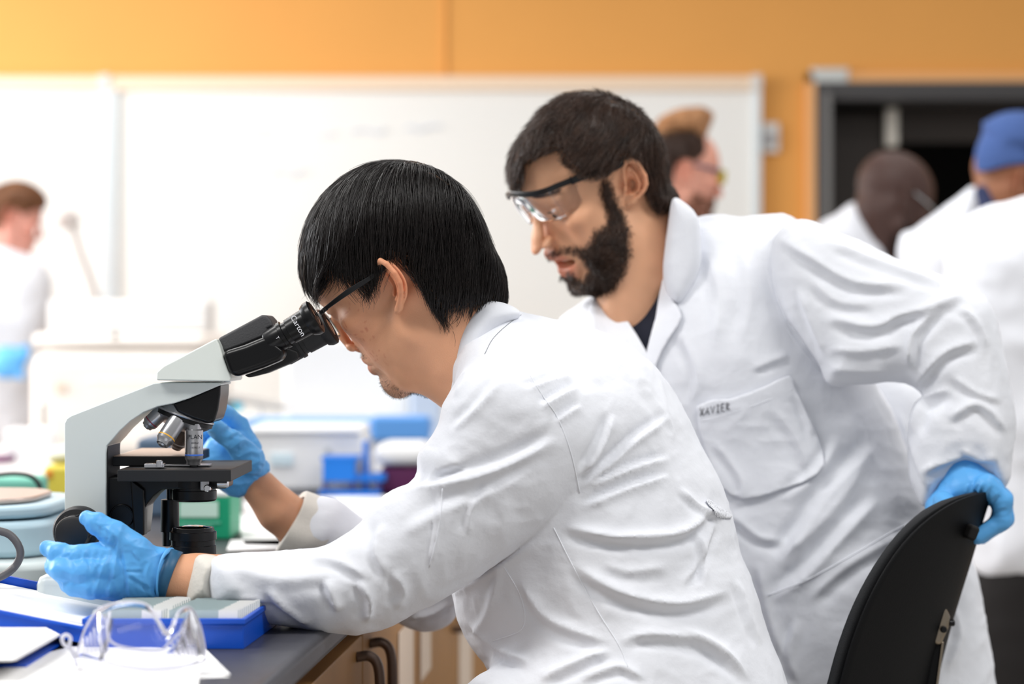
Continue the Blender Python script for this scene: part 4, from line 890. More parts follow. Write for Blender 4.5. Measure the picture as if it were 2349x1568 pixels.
box('door_leaf', ((ox+.055+wx(2065))/2, 7.2, 1.02), (wx(2065)-ox-.055, .045, 2.03), M_BROWN, fr)
box('door_head_panel', ((wx(2065)+orr)/2, 7.2, oz-.125), (orr-wx(2065), .045, .13), M_BROWN, fr)
box('white_strip', (wx(2045, 7.15), 7.15, wz(292, 7.15)), (.045, .03, .14), mat('white_enamel', (244, 238, 226), .4), fr, bevel=.01)  # small white upright block in front of the door leaf
def whiteboard(x0, x1, label, z0=.92, z1=None):
    z1 = z1 or wz(178); t = thing('whiteboard', label, 'whiteboard', 'whiteboards on the back wall')
    box('board', ((x0+x1)/2, 6.985, (z0+z1)/2), (x1-x0, .02, z1-z0), M_BOARD, t)
    box('tack_rail', ((x0+x1)/2, 6.965, z1-.024), (x1-x0, .02, .048), M_RAIL, t)
    for x in (x0+.012, x1-.012): box('side_frame', (x, 6.966, (z0+z1)/2-.02), (.026, .018, z1-z0-.04), M_ALU, t)
    box('pen_tray', ((x0+x1)/2, 6.95, z0), (x1-x0, .07, .02), M_ALU, t)
    box('corner_cap', (x1-.015, 6.962, z1-.02), (.035, .026, .05), M_PALE, t)
    return t
wb2 = whiteboard(wx(258), wx(1742), 'wide white board with cream top rail behind the two people')
whiteboard(wx(-420), wx(256), 'white board at the far left behind the person with brown hair')
M_FAINT = mat('faint_marker', (214, 222, 238), .6)
def scrawl(x0, x1, y, parent):
    n = int((x1-x0)/14); pts = [P(x0+i*14, y+RNG.uniform(-7, 7), 6.97) for i in range(n)]; tube('marker_writing', pts, .003, M_FAINT, parent, n=5, sm=3)
for a in ((370, 480, 312), (560, 640, 305), (730, 790, 302), (800, 900, 300), (930, 1030, 296), (620, 730, 395), (300, 380, 410)): scrawl(*a, wb2)
th = thing('wall_switch', 'small grey switch plate on the orange wall between whiteboard and doorway', 'switch')
box('plate', (wx(1766), 6.985, wz(317)), (.062, .02, .105), M_PALE, th, bevel=.008); box('rocker', (wx(1762), 6.97, wz(320)), (.028, .014, .045), mat('grey_rocker', (150, 148, 150), .5), th)
sn = thing('door_sign', 'small pale rectangular plate above the corner of the dark doorway', 'sign')
box('plate', (wx(1903), 6.975, wz(176)), (.12, .02, .05), mat('pale_plate', (206, 208, 204), .5), sn, bevel=.004); box('mount', (wx(1903), 6.99, wz(176)), (.13, .012, .056), M_ALU, sn)
tag(box('trim_1', (wx(1020), 6.996, 2.55), (.012, .008, .9), M_WALL, bevel=.002), None, None, kind='structure')

# long bench running away from the viewer
M_TOP = mat('epoxy_worktop', (66, 66, 72), .38, spec=.5, var=.08, vscale=60, bump=.05, bscale=300)
M_WOOD = mat('maple_veneer', (160, 116, 66), .5, var=.10, vscale=6); M_EDGE = mat('worktop_edge', (92, 84, 78), .4)
def ex(D): return -.2167+.0748*(D-1.747)
wt = extr('lab_worktop', [(-2.3, 1.25, .88), (ex(1.25), 1.25, .88), (ex(4.3), 4.3, .88), (-2.3, 4.3, .88)], (0, 0, .03), M_TOP, bevel=.009, seg=4)
tag(wt, 'dark grey lab worktop the microscope stands on', 'worktop')
cab = thing('lab_cabinet', 'light wood cabinet run under the dark grey worktop', 'cabinet')
extr('body', [(-2.25, 1.3, .0), (ex(1.3)-.035, 1.3, .0), (ex(4.25)-.035, 4.25, .0), (-2.25, 4.25, .0)], (0, 0, .88), M_WOOD, cab, bevel=.001)
ed = [1.36, 1.9, 2.42, 2.96, 3.5, 4.2]
dv = Vector((.0748, 1, 0)).normalized(); nv = Vector((1, -.0748, 0)).normalized()
M_HANDLE = mat('brown_steel', (104, 88, 78), .35, metal=.7)
for i in range(5):
    a, b = ed[i]+.004, ed[i+1]-.004; p0 = Vector((ex(a)-.035, a, .10)); p1_ = Vector((ex(b)-.035, b, .10))
    d = extr('door', [p0, p1_, p1_+nv*.02, p0+nv*.02], (0, 0, .755), M_WOOD, cab, bevel=.002)
    hy = b-.045 if i % 2 == 1 else a+.055; h0 = Vector((ex(hy)-.015, hy, .835))
    tube('handle', [h0, h0+nv*.016+Vector((0, 0, .001)), h0+nv*.026-Vector((0, 0, .012)), h0+nv*.028-Vector((0, 0, .05)), h0+nv*.026-Vector((0, 0, .11)), h0+nv*.016-Vector((0, 0, .122)), h0-Vector((0, 0, .122))], .0062, M_HANDLE, d)
M_PAPER = mat('white_paper', (244, 243, 242), .8); M_TANPAPER = mat('notice_paper', (214, 196, 178), .85)
for lb, a, b, z0, z1 in (('tall paper notice taped to the cabinet door nearest the handles', 2.74, 2.90, .55, .81), ('short paper notice taped beside the tall one on the cabinet', 2.99, 3.12, .70, .80), ('paper notice low on the farthest cabinet door', 3.56, 3.8, .50, .70)):
    q0 = Vector((ex(a)-.035, a, z0))+nv*.021; q1 = Vector((ex(b)-.035, b, z0))+nv*.021
    o = extr('paper_notice', [q0, q1, q1+nv*.0012, q0+nv*.0012], (0, 0, z1-z0), M_TANPAPER, bevel=0); tag(o, lb, 'paper', 'paper notices taped on the cabinet doors')

# ------------------------------------------------------------------ microscope
mi = thing('microscope', 'white and black laboratory microscope with two eyepieces on the worktop', 'microscope')
M_MW = mat('cream_grey_enamel', (212, 219, 217), .35, spec=.5, var=.01); M_MW2 = mat('white_enamel_head', (226, 232, 226), .32)
M_BK = mat('black_enamel', (10, 10, 12), .3, spec=.35); M_BKM = mat('black_matte', (26, 26, 28), .55); M_CHR = mat('chrome', (205, 206, 210), .18, metal=1); M_SAT = mat('satin_metal', (176, 176, 178), .3, metal=.85)
arm_px = [(148, 1330), (148, 970), (153, 960), (163, 953), (352, 879), (372, 877), (506, 877), (508, 882), (470, 898), (432, 914), (398, 925), (362, 932), (330, 945), (300, 965), (275, 988), (258, 1008), (245, 1022), (243, 1040), (243, 1330)]
prism('arm', arm_px, 2.172, .078, M_MW, mi, bevel=.0035)
prism('guide_plate', [(238, 1032), (247, 1021), (247, 1330), (238, 1330)], 2.176, .070, M_BKM, mi, bevel=.001)
box('base', ((PN(120, 1, 2.2)[0]+PN(520, 1, 2.2)[0])/2, 2.215, .936), (.195, .19, .052), M_MW, mi, bevel=.012)
prism('head_block', [(359, 872), (360, 852), (375, 839), (496, 776), (503, 790), (512, 818), (522, 846), (531, 868), (528, 875)], 2.163, .092, M_MW2, mi, bevel=.006)
prism('head_dovetail', [(505, 862), (531, 866), (529, 874), (506, 878)], 2.19, .05, M_CHR, mi, bevel=.002)
prism('prism_cover', [(499, 776), (600, 722), (611, 722), (621, 733), (628, 748), (614, 754), (614, 768), (560, 790), (510, 808)], 2.182, .060, mat('grey_black_cover', (74, 74, 76), .6, bump=.2, bscale=500), mi, bevel=.003)
prism('eyepiece_housing', [(508, 806), (560, 790), (613, 768), (628, 782), (650, 800), (656, 815), (640, 828), (605, 843), (560, 858), (537, 866), (522, 850)], 2.158, .034, M_BK, mi, bevel=.007, seg=4)
prism('eyepiece_housing', [(560, 860), (600, 846), (640, 820), (655, 796), (683, 806), (686, 822), (668, 832), (610, 856), (570, 866)], 2.215, .034, M_BKM, mi, bevel=.005, seg=4)
ea = PN(742, 716, 2.168)-PN(628, 782, 2.172); ea /= np.linalg.norm(ea)
eprof = [(0, .013), (.002, .0142), (.018, .0145), (.0185, .0155), (.0225, .0155), (.023, .0130), (.0275, .0125), (.028, .0142), (.049, .0150), (.0495, .0168), (.054, .0192), (.056, .0196), (.060, .0196), (.0615, .0178), (.0620, .0120), (.058, .010)]
for c, nm in ((PN(622, 785, 2.172), 'near'), (PN(658, 808, 2.232), 'far')):
    e = lathe('eyepiece', c-ea*.004, ea, eprof, M_BKM if nm == 'far' else M_BK, mi)
    lathe('eye_lens', c+ea*.055, ea, [(0, .0001), (0, .0115), (.002, .0112), (.0032, .006), (.0035, .0001)], M_GLASS, e, n=32)
def text(name, s, c, right, up, size, m, parent, ext=.0001):
    cu = bpy.data.curves.new(name, 'FONT'); cu.body = s; cu.size = size; cu.extrude = ext; cu.align_x = 'CENTER'; cu.align_y = 'CENTER'; cu.materials.append(m)
    o = bpy.data.objects.new(name, cu); C.objects.link(o); r = Vector(right).normalized(); u = Vector(up); u = (u-r*u.dot(r)).normalized(); n_ = r.cross(u)
    M = Matrix((r, u, n_)).transposed().to_4x4(); M.translation = Vector(c); o.matrix_world = M
    me = bpy.data.meshes.new_from_object(o); bpy.data.objects.remove(o); o = bpy.data.objects.new(name, me); C.objects.link(o); o.matrix_world = M
    if parent: o.parent = parent
    return o
M_WHT = mat('white_ink', (235, 235, 240), .6); M_INK = mat('black_ink', (34, 36, 44), .7)
ed_ = Vector(ea); dn = Vector((.5, 0, -.87)).normalized()
def off(c, d): return np.array(c)+np.array([0, -1, 0.])*d
text('lettering', 'Carton', off(PN(622, 785, 2.172)+ea*.036, .0150), np.cross([0, 1, 0], ea)*1.0, ea, .0085, M_WHT, mi)
text('lettering', 'T', off(PN(622, 785, 2.172)+ea*.010, .0148), np.cross([0, 1, 0], ea), ea, .005, M_WHT, mi)
prism('nosepiece_hood', [(394, 924), (432, 912), (506, 880), (505, 905), (500, 940), (492, 966), (478, 972), (440, 960), (405, 944)], 2.176, .070, M_BK, mi, bevel=.012, seg=5)
na = PN(412, 990, 2.21)-PN(438, 915, 2.21); na /= np.linalg.norm(na); nb0 = PN(433, 928, 2.21)
nt_ = lathe('turret', nb0, na, [(0, .020), (.004, .0290), (.010, .0315), (.0102, .033), (.0115, .0335), (.0125, .033), (.013, .0315), (.0165, .0322), (.018, .031), (.020, .0295), (.027, .020), (.030, .008), (.030, .0001)], M_SAT, mi)
lathe('turret_grip', nb0, na, [(.0128, .0310), (.013, .0328), (.0172, .0328), (.0176, .0300)], M_BK, nt_)
def objective(a, b, r, ringcol, txt=None, dark=False):
    a = np.array(a); b = np.array(b); ax = b-a; L = np.linalg.norm(ax); ax /= L
    o = lathe('objective', a, ax, [(-.006, r*.8), (0, r*.82), (.001, r), (L*.78, r), (L*.80, r*.96), (L*.86, r*.80), (L*.87, r*.78), (L*.95, r*.70), (L*.955, r*.5), (L, r*.38), (L, .0001)], M_SAT if not dark else mat('dark_steel', (88, 88, 90), .3, metal=.9), mi)
    lathe('colour_ring', a, ax, [(L*.66, r), (L*.665, r*1.02), (L*.70, r*1.02), (L*.705, r)], mat('ring_%d_%d_%d' % ringcol, ringcol, .4), o)
    if txt:
        rt = np.cross([0, 1, 0], ax)*-1
        c = off(a+ax*L*.20, r*1.005); text('lettering', txt, c+rt*.0025, rt, -ax, .0068, M_INK, o)
        for i, q in enumerate(('40/0.65', '160/0.17')): text('lettering', q, off(a+ax*L*(.36+.12*i), r*1.005)+rt*.003, rt, -ax, .0030, M_INK, o)
objective(PN(445, 984, 2.19), PN(445, 1070, 2.19), .0100, (70, 120, 220), 'PLAN')
objective(PN(408, 962, 2.185), PN(370, 1022, 2.170), .0098, (226, 170, 60), None)
objective(PN(378, 938, 2.20), PN(334, 980, 2.20), .0086, (150, 60, 80), None)
objective(PN(428, 975, 2.235), PN(402, 1028, 2.25), .0092, (160, 160, 160), None, True)
# stage and what hangs under it
sx0, sx1 = PN(268, 1, 2.145)[0], PN(512, 1, 2.145)[0]; sz = PN(1, 1077, 2.145)[2]
box('stage', ((sx0+sx1)/2+.004, 2.235, sz-.0065), (sx1-sx0+.008, .175, .013), M_BKM, mi, bevel=.0012)
sbk = box('stage_block', (PN(358, 1, 2.25)[0], 2.29, sz+.0055), (.083, .17, .0105), M_BKM, mi, bevel=.001); box('block_reflection', (PN(358, 1, 2.25)[0], 2.29, sz+.0109), (.079, .166, .0010), mat('tan_reflection', (176, 152, 136), .35), sbk, bevel=.0003)  # tan sheet colours in the reflection on the glossy block top
box('slide_clip', (PN(352, 1, 2.16)[0], 2.17, sz+.003), (.022, .012, .005), M_CHR, mi, bevel=.001)
box('slide_clip', (PN(400, 1, 2.17)[0], 2.20, sz+.0018), (.07, .02, .002), M_SAT, mi, bevel=.0005)
lathe('slide_clip_knob', (PN(364, 1, 2.16)[0], 2.165, sz+.002), (0, 0, 1), [(0, .004), (.006, .004), (.007, .003)], M_CHR, mi, n=20)
prism('stage_carrier', [(245, 1094), (505, 1094), (522, 1096), (520, 1120), (450, 1122), (372, 1122), (352, 1138), (334, 1160), (331, 1195), (327, 1228), (300, 1222), (245, 1200)], 2.182, .050, M_BK, mi, bevel=.002)
prism('stage_slide_rail', [(298, 1096), (331, 1122), (331, 1228), (318, 1228), (306, 1215)], 2.176, .02, M_BK, mi, bevel=.002)
lathe('carrier_boss', PN(280, 1183, 2.182), (0, -1, 0), [(-.004, .0135), (.002, .0135), (.0035, .0125), (.0035, .0118), (.0022, .0112), (.0022, .0001)], M_BK, mi)
cz = PN(450, 1122, 2.2)
lathe('condenser', PN(446, 1094, 2.205), (0, 0, -1), [(0, .027), (.010, .027), (.0105, .0235), (.014, .0235), (.0145, .0245), (.024, .0245), (.026, .0230), (.0262, .0180), (.024, .016), (.024, .0001)], M_BK, mi)
lathe('condenser_screw', PN(478, 1118, 2.168), (0, -1, 0), [(0, .004), (.008, .004), (.009, .003)], M_CHR, mi, n=20); box('condenser_bracket', PN(470, 1112, 2.172), (.010, .008, .012), M_SAT, mi)
lathe('condenser_screw', PN(500, 1108, 2.175), (1, -.1, 0), [(0, .0045), (.011, .0045), (.012, .003)], M_CHR, mi, n=20)
lathe('stage_drive', PN(390, 1145, 2.235), (0, 0, -1), [(-.020, .004), (-.0005, .004), (0, .0100), (.036, .0105), (.0365, .0085), (.052, .0085), (.0525, .002)], M_BK, mi)
lathe('lamp_collector', PN(443, 1209, 2.19), (0, 0, -1), [(.003, .0001), (.003, .018), (0, .0205), (0, .0225), (.004, .0235), (.0045, .0255), (.013, .0258), (.0135, .0240), (.019, .0240), (.0195, .0252), (.036, .0252), (.05, .0255)], M_BK, mi)
lathe('lamp_lens', PN(443, 1211, 2.19), (0, 0, 1), [(0, .019), (.001, .018), (.003, .010), (.0035, .0001)], M_GLASS, mi)
kx = PN(186, 1213, 2.14)
kn = lathe('focus_knob', kx, (0, -1, 0), [(-.04, .011), (.0, .011), (.002, .022), (.004, .0255), (.012, .0262), (.022, .0255), (.026, .0235), (.027, .0185), (.029, .0178), (.045, .0178), (.047, .0172), (.0485, .0150), (.0488, .0001)], M_BKM, mi)
for k in range(28):
    a = 2*math.pi*k/28; c = np.array(kx)+np.array([math.cos(a)*.0178, -.037, math.sin(a)*.0178]); 
    if k % 3 == 0: box('knob_rib', c, (.0022, .012, .0022), M_BKM, kn, bevel=.0004, rot=Matrix.Rotation(-a, 4, 'Y'))
# ------------------------------------------------------------------ things on the near bench
M_BLUEBOX = mat('blue_plastic', (0, 80, 198), .38, spec=.5); M_FOAM = mat('white_foam', (240, 240, 238), .8); M_SLIDE = mat('slide_glass', (206, 222, 224), .15, trans=.35, ior=1.4)
BT = .91
sb = thing('slide_box', 'open blue plastic slide box filled with glass microscope slides', 'slide box')
A = Vector((-.418, 1.945, BT)); B_ = Vector((-.262, 1.945, BT)); Cc = Vector((-.2475, 2.138, BT)); Dd = Vector((-.405, 2.138, BT))
def tray(name, cs, h, wth, m, parent, up=Vector((0, 0, 1)), floor_t=.003):
    bm = bmesh.new(); cen = sum(cs, Vector())/4; ins = [c+(cen-c).normalized()*wth*1.5 for c in cs]
    rings = [[bm.verts.new(c) for c in cs], [bm.verts.new(c+up*h*.8) for c in cs], [bm.verts.new(c+(c-cen).normalized()*.003+up*h*.82) for c in cs], [bm.verts.new(c+(c-cen).normalized()*.003+up*h) for c in cs],
             [bm.verts.new(c+up*h) for c in ins], [bm.verts.new(c+up*floor_t) for c in ins]]
    for i in range(5):
        for k in range(4): bm.faces.new((rings[i][k], rings[i][(k+1) % 4], rings[i+1][(k+1) % 4], rings[i+1][k]))
    bm.faces.new(rings[0][::-1]); bm.faces.new(rings[5])
    return bmobj(name, bm, m, parent, bevel=.0009)
tray('base', [A, B_, Cc, Dd], .030, .003, M_BLUEBOX, sb)
uy = (Dd-A).normalized(); ux = (B_-A).normalized(); LD = (Dd-A).length; LW = (B_-A).length
# lid lies open on the left, its far side raised on the papers
hl = Vector((0, 0, .018)); lt = Vector((-.150, 0, .030)); la = [A+hl+Vector((-.002, 0, 0)), Dd+hl+Vector((-.002, 0, 0)), Dd+hl+lt, A+hl+lt]
lup = Vector((.19, 0, .98)).normalized()
lid = tray('lid', [v-lup*.012 for v in la], .016, .003, M_BLUEBOX, sb, up=lup)
q = [v-lup*.006 for v in la]; cen = sum(q, Vector())/4; extr('index_card', [v+(cen-v).normalized()*.009 for v in q], lup*.002, M_PAPER, lid, bevel=0)
for i in range(3):
    a = q[0].lerp(q[1], .08+.1*i); b = q[3].lerp(q[2], .08+.1*i); a, b = a.lerp(b, .05), a.lerp(b, .95)
    tube('ruled_line', [a+lup*.0022, a.lerp(b, .5)+lup*.0022, b+lup*.0022], .0004, mat('pale_rule', (226, 228, 232), .8), lid, n=4, sm=1)
extr('rack_insert', [A+ux*.006+uy*.006+Vector((0, 0, .004)), B_-ux*.006+uy*.006+Vector((0, 0, .004)), Cc-ux*.006-uy*.006+Vector((0, 0, .004)), Dd+ux*.006-uy*.006+Vector((0, 0, .004))], (0, 0, .010), M_FOAM, sb, bevel=.001)
sg_ = 'glass microscope slides in the open blue box'
sl0 = None; cnt = 0
for col in range(2):
    for k in range(25):
        if (col == 0 and k in (3, 4, 17)) : continue
        t = (k+.7)/26; c = A+uy*(LD*t)+ux*(LW*(.26+.48*col)+.012*t)+Vector((0, 0, BT*0+.026-.0002*(k % 3)))
        if sl0 is None:
            sl0 = box('glass_slide', (0, 0, 0), (.0685, .0012, .023), M_SLIDE, bevel=0); lb = box('label_end', (.024, -.0001, 0), (.0195, .0016, .0232), M_FOAM, sl0, bevel=0); o = sl0; ch = [lb]; tag(o, 'glass microscope slide standing on edge in the open blue slide box', 'slide', sg_)
        else:
            o = sl0.copy(); C.objects.link(o); l2 = lb.copy(); C.objects.link(l2); l2.parent = o
        o.location = c; o.rotation_euler = (math.radians(-8), 0, math.radians(-2))
# papers and notebook
def sheet(name, pts, z, th, m, lab, cat, grp=None, curl=0):
    ps = [Vector((P(x, y, 1)[0], 1, 0)) for x, y in pts]; out = []
    for x, y in pts:
        D = (CAMZ-z)*FPX/(y-CY); out.append(Vector((wx(x, D), D, z)))
    o = extr(name, out, (0, 0, th), m, bevel=.0003); tag(o, lab, cat, grp); return o
sheet('paper_sheet', [(62, 1512), (190, 1478), (340, 1472), (473, 1492), (529, 1549), (460, 1545), (420, 1760), (-200, 1760), (-160, 1600)], BT+.0006, .0016, M_PAPER, 'top loose white paper under the clear goggles', 'paper', 'loose papers on the near worktop')
sheet('paper_sheet', [(300, 1500), (528, 1553), (455, 1556), (440, 1800), (150, 1790)], BT+.0, .0006, M_PAPER, 'lower loose white paper with its corner pointing right', 'paper', 'loose papers on the near worktop')
nb = thing('notebook', 'thick white-paged notebook with blue cover lying left of the goggles', 'notebook')
def zpts(pts, z): return [Vector((wx(x, (CAMZ-z)*FPX/(y-CY)), (CAMZ-z)*FPX/(y-CY), z)) for x, y in pts]
npx = [(-200, 1425), (118, 1440), (146, 1458), (40, 1516), (-240, 1520)]
extr('cover', zpts([(-200, 1432), (118, 1450), (155, 1470), (60, 1530), (-240, 1530)], BT+.002), (0, 0, .002), M_BLUEBOX, nb, bevel=.0005)
for i in range(8): extr('page_block', zpts([(x-(7-i)*0+i*-2, y) for x, y in npx], BT+.0045+.0022*i), (0, 0, .0019), M_PAPER, nb, bevel=.0004)
# goggles lying on the papers
gg = thing('safety_goggles', 'clear plastic safety goggles resting on white papers in the foreground', 'goggles')
M_GOG = mat('clear_vinyl', (250, 250, 255), .03, trans=.97, ior=1.09, spec=.8); M_GOGE = mat('clear_vinyl_edge', (240, 240, 250), .12, trans=.35, ior=1.3, spec=.8)
gD = 1.80
def gp(px, py, d=0): return Vector(PN(px, py, gD+d))
def loft(name, r0, r1, rows, m, parent, bulge=0, th=.0016):
    a = catmull(r0, 6); b = catmull(r1, 6); n = len(a); V = []; 
    for t_ in (0, 1):
        for r in range(rows+1):
            f_ = r/rows; R_ = a*(1-f_)+b*f_; R_ = R_+np.array([0, -1, .2])*bulge*math.sin(math.pi*f_); V += list(R_+np.array([0, th, 0])*t_)
    mm = (rows+1)*n; F = []
    for r in range(rows):
        for i in range(n-1):
            k = r*n+i; F.append((k, k+1, k+n+1, k+n)); F.append((mm+k+n, mm+k+n+1, mm+k+1, mm+k))
    for i in range(n-1): F.append((i+1, i, mm+i, mm+i+1)); k = rows*n+i; F.append((k, k+1, mm+k+1, mm+k))
    for r in range(rows): k = r*n; F.append((k, k+n, mm+k+n, mm+k)); k = r*n+n-1; F.append((k+n, k, mm+k, mm+k+n))
    return mesh(name, V, F, m, parent)
rim_t = [gp(176, 1500, .03), gp(196, 1440, .03), gp(222, 1400, .02), gp(258, 1384, .01), gp(310, 1380, 0), gp(345, 1393, -.005), gp(372, 1440, -.01), gp(382, 1450, -.01), gp(398, 1430, -.01), gp(412, 1400, .0), gp(436, 1393, .01), (gp(456, 1425, .02)), gp(469, 1478, .03), gp(470, 1510, .04)]
rim_b = [gp(178, 1506, .02), gp(205, 1512, .0), gp(240, 1518, -.02), gp(270, 1526, -.03), gp(310, 1532, -.035), gp(340, 1535, -.036), gp(370, 1534, -.036), gp(382, 1533, -.036), gp(400, 1531, -.034), gp(420, 1528, -.03), gp(440, 1524, -.02), gp(455, 1520, -.01), gp(466, 1516, .01), gp(471, 1512, .03)]
loft('lens', rim_t[2:12], rim_b[2:12], 10, M_GOG, gg, .010)
loft('side_shield', [gp(222, 1400, .02), gp(196, 1440, .05), gp(176, 1504, .06)], [gp(258, 1420, .0), gp(250, 1470, -.01), gp(236, 1518, -.01)], 5, M_GOG, gg)
loft('side_shield', [gp(436, 1393, .01), gp(458, 1430, .04), gp(471, 1512, .05)], [gp(420, 1425, -.005), gp(400, 1475, -.02), gp(378, 1500, -.03)], 5, M_GOG, gg)
tube('rim', rim_t, .0010, M_GOGE, gg, n=8); tube('rim', rim_b, .0011, M_GOGE, gg, n=8)
tube('nose_bridge', [gp(345, 1393, -.008), gp(368, 1430, -.014), gp(380, 1447, -.014), gp(392, 1444, -.014), gp(400, 1420, -.012)], .0014, M_GOGE, gg, n=10)
tube('lens_edge', [gp(252, 1402, .0), gp(246, 1450, -.012), gp(262, 1476, -.02), gp(310, 1488, -.03), gp(368, 1490, -.03), gp(392, 1468, -.024), gp(424, 1440, -.01)], .0012, M_GOGE, gg, n=8)
for i in range(7): tube('vent_rib', [gp(192+8*i, 1470-10*i, .025-.004*i), gp(192+9*i, 1500-1*i, .01-.004*i)], .0007, M_GOGE, gg, n=6, sm=2)
for i in range(7): tube('vent_rib', [gp(394+10*i, 1470-6*i, .0), gp(404+10*i, 1512-2*i, -.01+.005*i)], .0007, M_GOGE, gg, n=6, sm=2)
tube('strap_loop', [gp(178, 1506, .02), gp(164, 1490, .02), gp(146, 1476, .02), gp(143, 1462, .02), gp(152, 1455, .02), gp(162, 1463, .02), gp(160, 1480, .02), gp(172, 1512, .02), gp(176, 1524, .0)], .0017, M_GOGE, gg, n=8)
# laboratory balance and cable at the left
bl = thing('lab_balance', 'pale blue laboratory balance with steel pan at the left edge', 'balance')
M_BB = mat('pale_blue_plastic', (178, 204, 216), .4); M_PAN = mat('steel_pan', (196, 178, 168), .35, metal=.6)
def slab(name, pts, z0, z1, m, parent, bevel=.006): return extr(name, [Vector((x, y, z0)) for x, y in pts], (0, 0, z1-z0), m, parent, bevel=bevel, seg=4)
def rr(x0, x1, y0, y1, r=.03, n=5):
    out = []
    for cx, cy, a0 in ((x1-r, y0+r, -90), (x1-r, y1-r, 0), (x0+r, y1-r, 90), (x0+r, y0+r, 180)):
        out += [(cx+r*math.cos(math.radians(a0+90*i/n)), cy+r*math.sin(math.radians(a0+90*i/n))) for i in range(n+1)]
    return out
bx1 = wx(142, 2.5)
slab('housing', rr(-.86, bx1+.02, 2.38, 2.72, .05), BT, BT+.035, mat('pale_grey_base', (204, 214, 214), .45), bl, .01)
slab('housing_top', rr(-.85, bx1-.005, 2.42, 2.70, .06), BT+.036, BT+.080, M_BB, bl, .010)
slab('platform', rr(-.84, bx1-.01, 2.43, 2.69, .07), BT+.083, BT+.098, M_BB, bl, .006)
slab('pan', rr(-.83, bx1-.035, 2.45, 2.66, .07), BT+.099, BT+.106, M_PAN, bl, .003)
tube('power_cable', [PN(-60, 1205, 2.12), PN(-10, 1215, 2.12), PN(22, 1226, 2.12), PN(42, 1250, 2.12), PN(46, 1275, 2.12), PN(30, 1303, 2.12), PN(-5, 1325, 2.10), PN(-80, 1350, 2.08)], .0042, mat('grey_cable', (92, 90, 92), .45), None)
tag(bpy.data.objects['power_cable'], 'thick grey cable looping at the left edge above the slide box lid', 'cable')
for i, (pts, lab) in enumerate((([PN(-30, 1092, 2.95), PN(30, 1086, 2.95), PN(70, 1092, 2.95), PN(90, 1112, 2.95), PN(92, 1140, 2.95)], 'thin black cable arching over the pale blue balance'), ([PN(-30, 1160, 2.9), PN(20, 1142, 2.9), PN(60, 1134, 2.9), PN(95, 1138, 2.9), PN(80, 1150, 2.9), PN(40, 1148, 2.9)], 'black cable lying behind the pale blue balance'))):
    o = tube('cable', pts, .0035 if i == 0 else .006, M_BLACKP); tag(o, lab, 'cable')

# ------------------------------------------------------------------ chair
ch = thing('lab_chair', 'black moulded chair back with steel bracket under the gloved hand at right', 'chair')
M_SHELL = mat('black_shell', (12, 12, 14), .6, bump=.15, bscale=600, spec=.2); M_PADM = mat('black_upholstery', (30, 31, 34), .8, bump=.35, bscale=900)
cl = [(1.030, 2268), (1.018, 2264), (.99, 2247), (.95, 2225), (.90, 2195), (.86, 2172), (.82, 2152), (.78, 2135), (.72, 2112), (.62, 2085)]
zz_ = np.array([c[0] for c in cl])[::-1]; xx_ = np.array([wx(c[1], 2.40) for c in cl])[::-1]
CT, ST = math.cos(.45), math.sin(.45)
def shell(name, off_, th, grow_, m, parent, nu=41, nv=40):
    V = []; F = []; zc, hh = .818, .212+grow_
    for s in (0, 1):
        for j in range(nv+1):
            a = math.pi*j/nv; zz = zc-hh*math.cos(a); wd = (.193+grow_)*(max(0, 1-abs((zz-zc)/hh)**3.2))**(1/3.0)
            for i in range(nu):
                u = -1+2*i/(nu-1); yy = u*wd; k = (abs(yy)/.2)**1.7
                dx = -.068*k-off_-s*th*(1-.75*max(abs(u)**6, abs((zz-zc)/hh)**10)); V.append((np.interp(zz, zz_, xx_)+dx*CT+yy*ST, 2.40-dx*ST+yy*CT, zz))
    M_ = (nv+1)*nu
    for j in range(nv):
        for i in range(nu-1):
            a = j*nu+i; F.append((a, a+1, a+nu+1, a+nu)); F.append((M_+a+nu, M_+a+nu+1, M_+a+1, M_+a))
        for a in (j*nu, j*nu+nu-1): F.append((a, a+nu, M_+a+nu, M_+a))
    o = mesh(name, V, F, m, parent); bm = bmesh.new(); bm.from_mesh(o.data); bmesh.ops.remove_doubles(bm, verts=bm.verts, dist=.0005); bmesh.ops.recalc_face_normals(bm, faces=bm.faces); bm.to_mesh(o.data); bm.free()
    o.data.polygons.foreach_set('use_smooth', [True]*len(o.data.polygons)); return o
shell('back_shell', 0, .010, 0, M_SHELL, ch); shell('back_pad', .010, .030, -.001, M_PADM, ch)
box('slot_shade_plate', (wx(2216, 2.40)-.004, 2.385, .985), (.012, .085, .018), M_DARK, ch, bevel=.004, rot=Matrix.Rotation(math.radians(22), 4, 'Y'))  # dark plate paints the shade of the grip hole, no hole is cut
M_BRK = mat('nickel_bracket', (150, 138, 122), .25, metal=.9)
brk = prism('bracket', [(2128, 1400), (2150, 1386), (2172, 1392), (2182, 1415), (2178, 1440), (2160, 1482), (2140, 1478), (2126, 1440)], 2.37, .05, M_BRK, ch, bevel=.006)
lathe('bolt', PN(2163, 1442, 2.372), (0, -1, 0), [(0, .004), (.005, .004), (.006, .003)], M_BK, brk, n=16); lathe('bolt', PN(2178, 1428, 2.38), (1, 0, 0), [(0, .004), (.005, .004), (.006, .003)], M_BK, brk, n=16)
extr('support_bar', [PN(2140, 1470, 2.375), PN(2164, 1476, 2.375), PN(2120, 1800, 2.375), PN(2085, 1800, 2.375)], (0, .045, 0), M_SHELL, ch, bevel=.004)
extr('bar_edge', [PN(2160, 1470, 2.373), PN(2166, 1472, 2.373), PN(2124, 1800, 2.373), PN(2116, 1800, 2.373)], (0, .004, 0), M_BRK, ch, bevel=.001)
sx = wx(1500, 2.3)
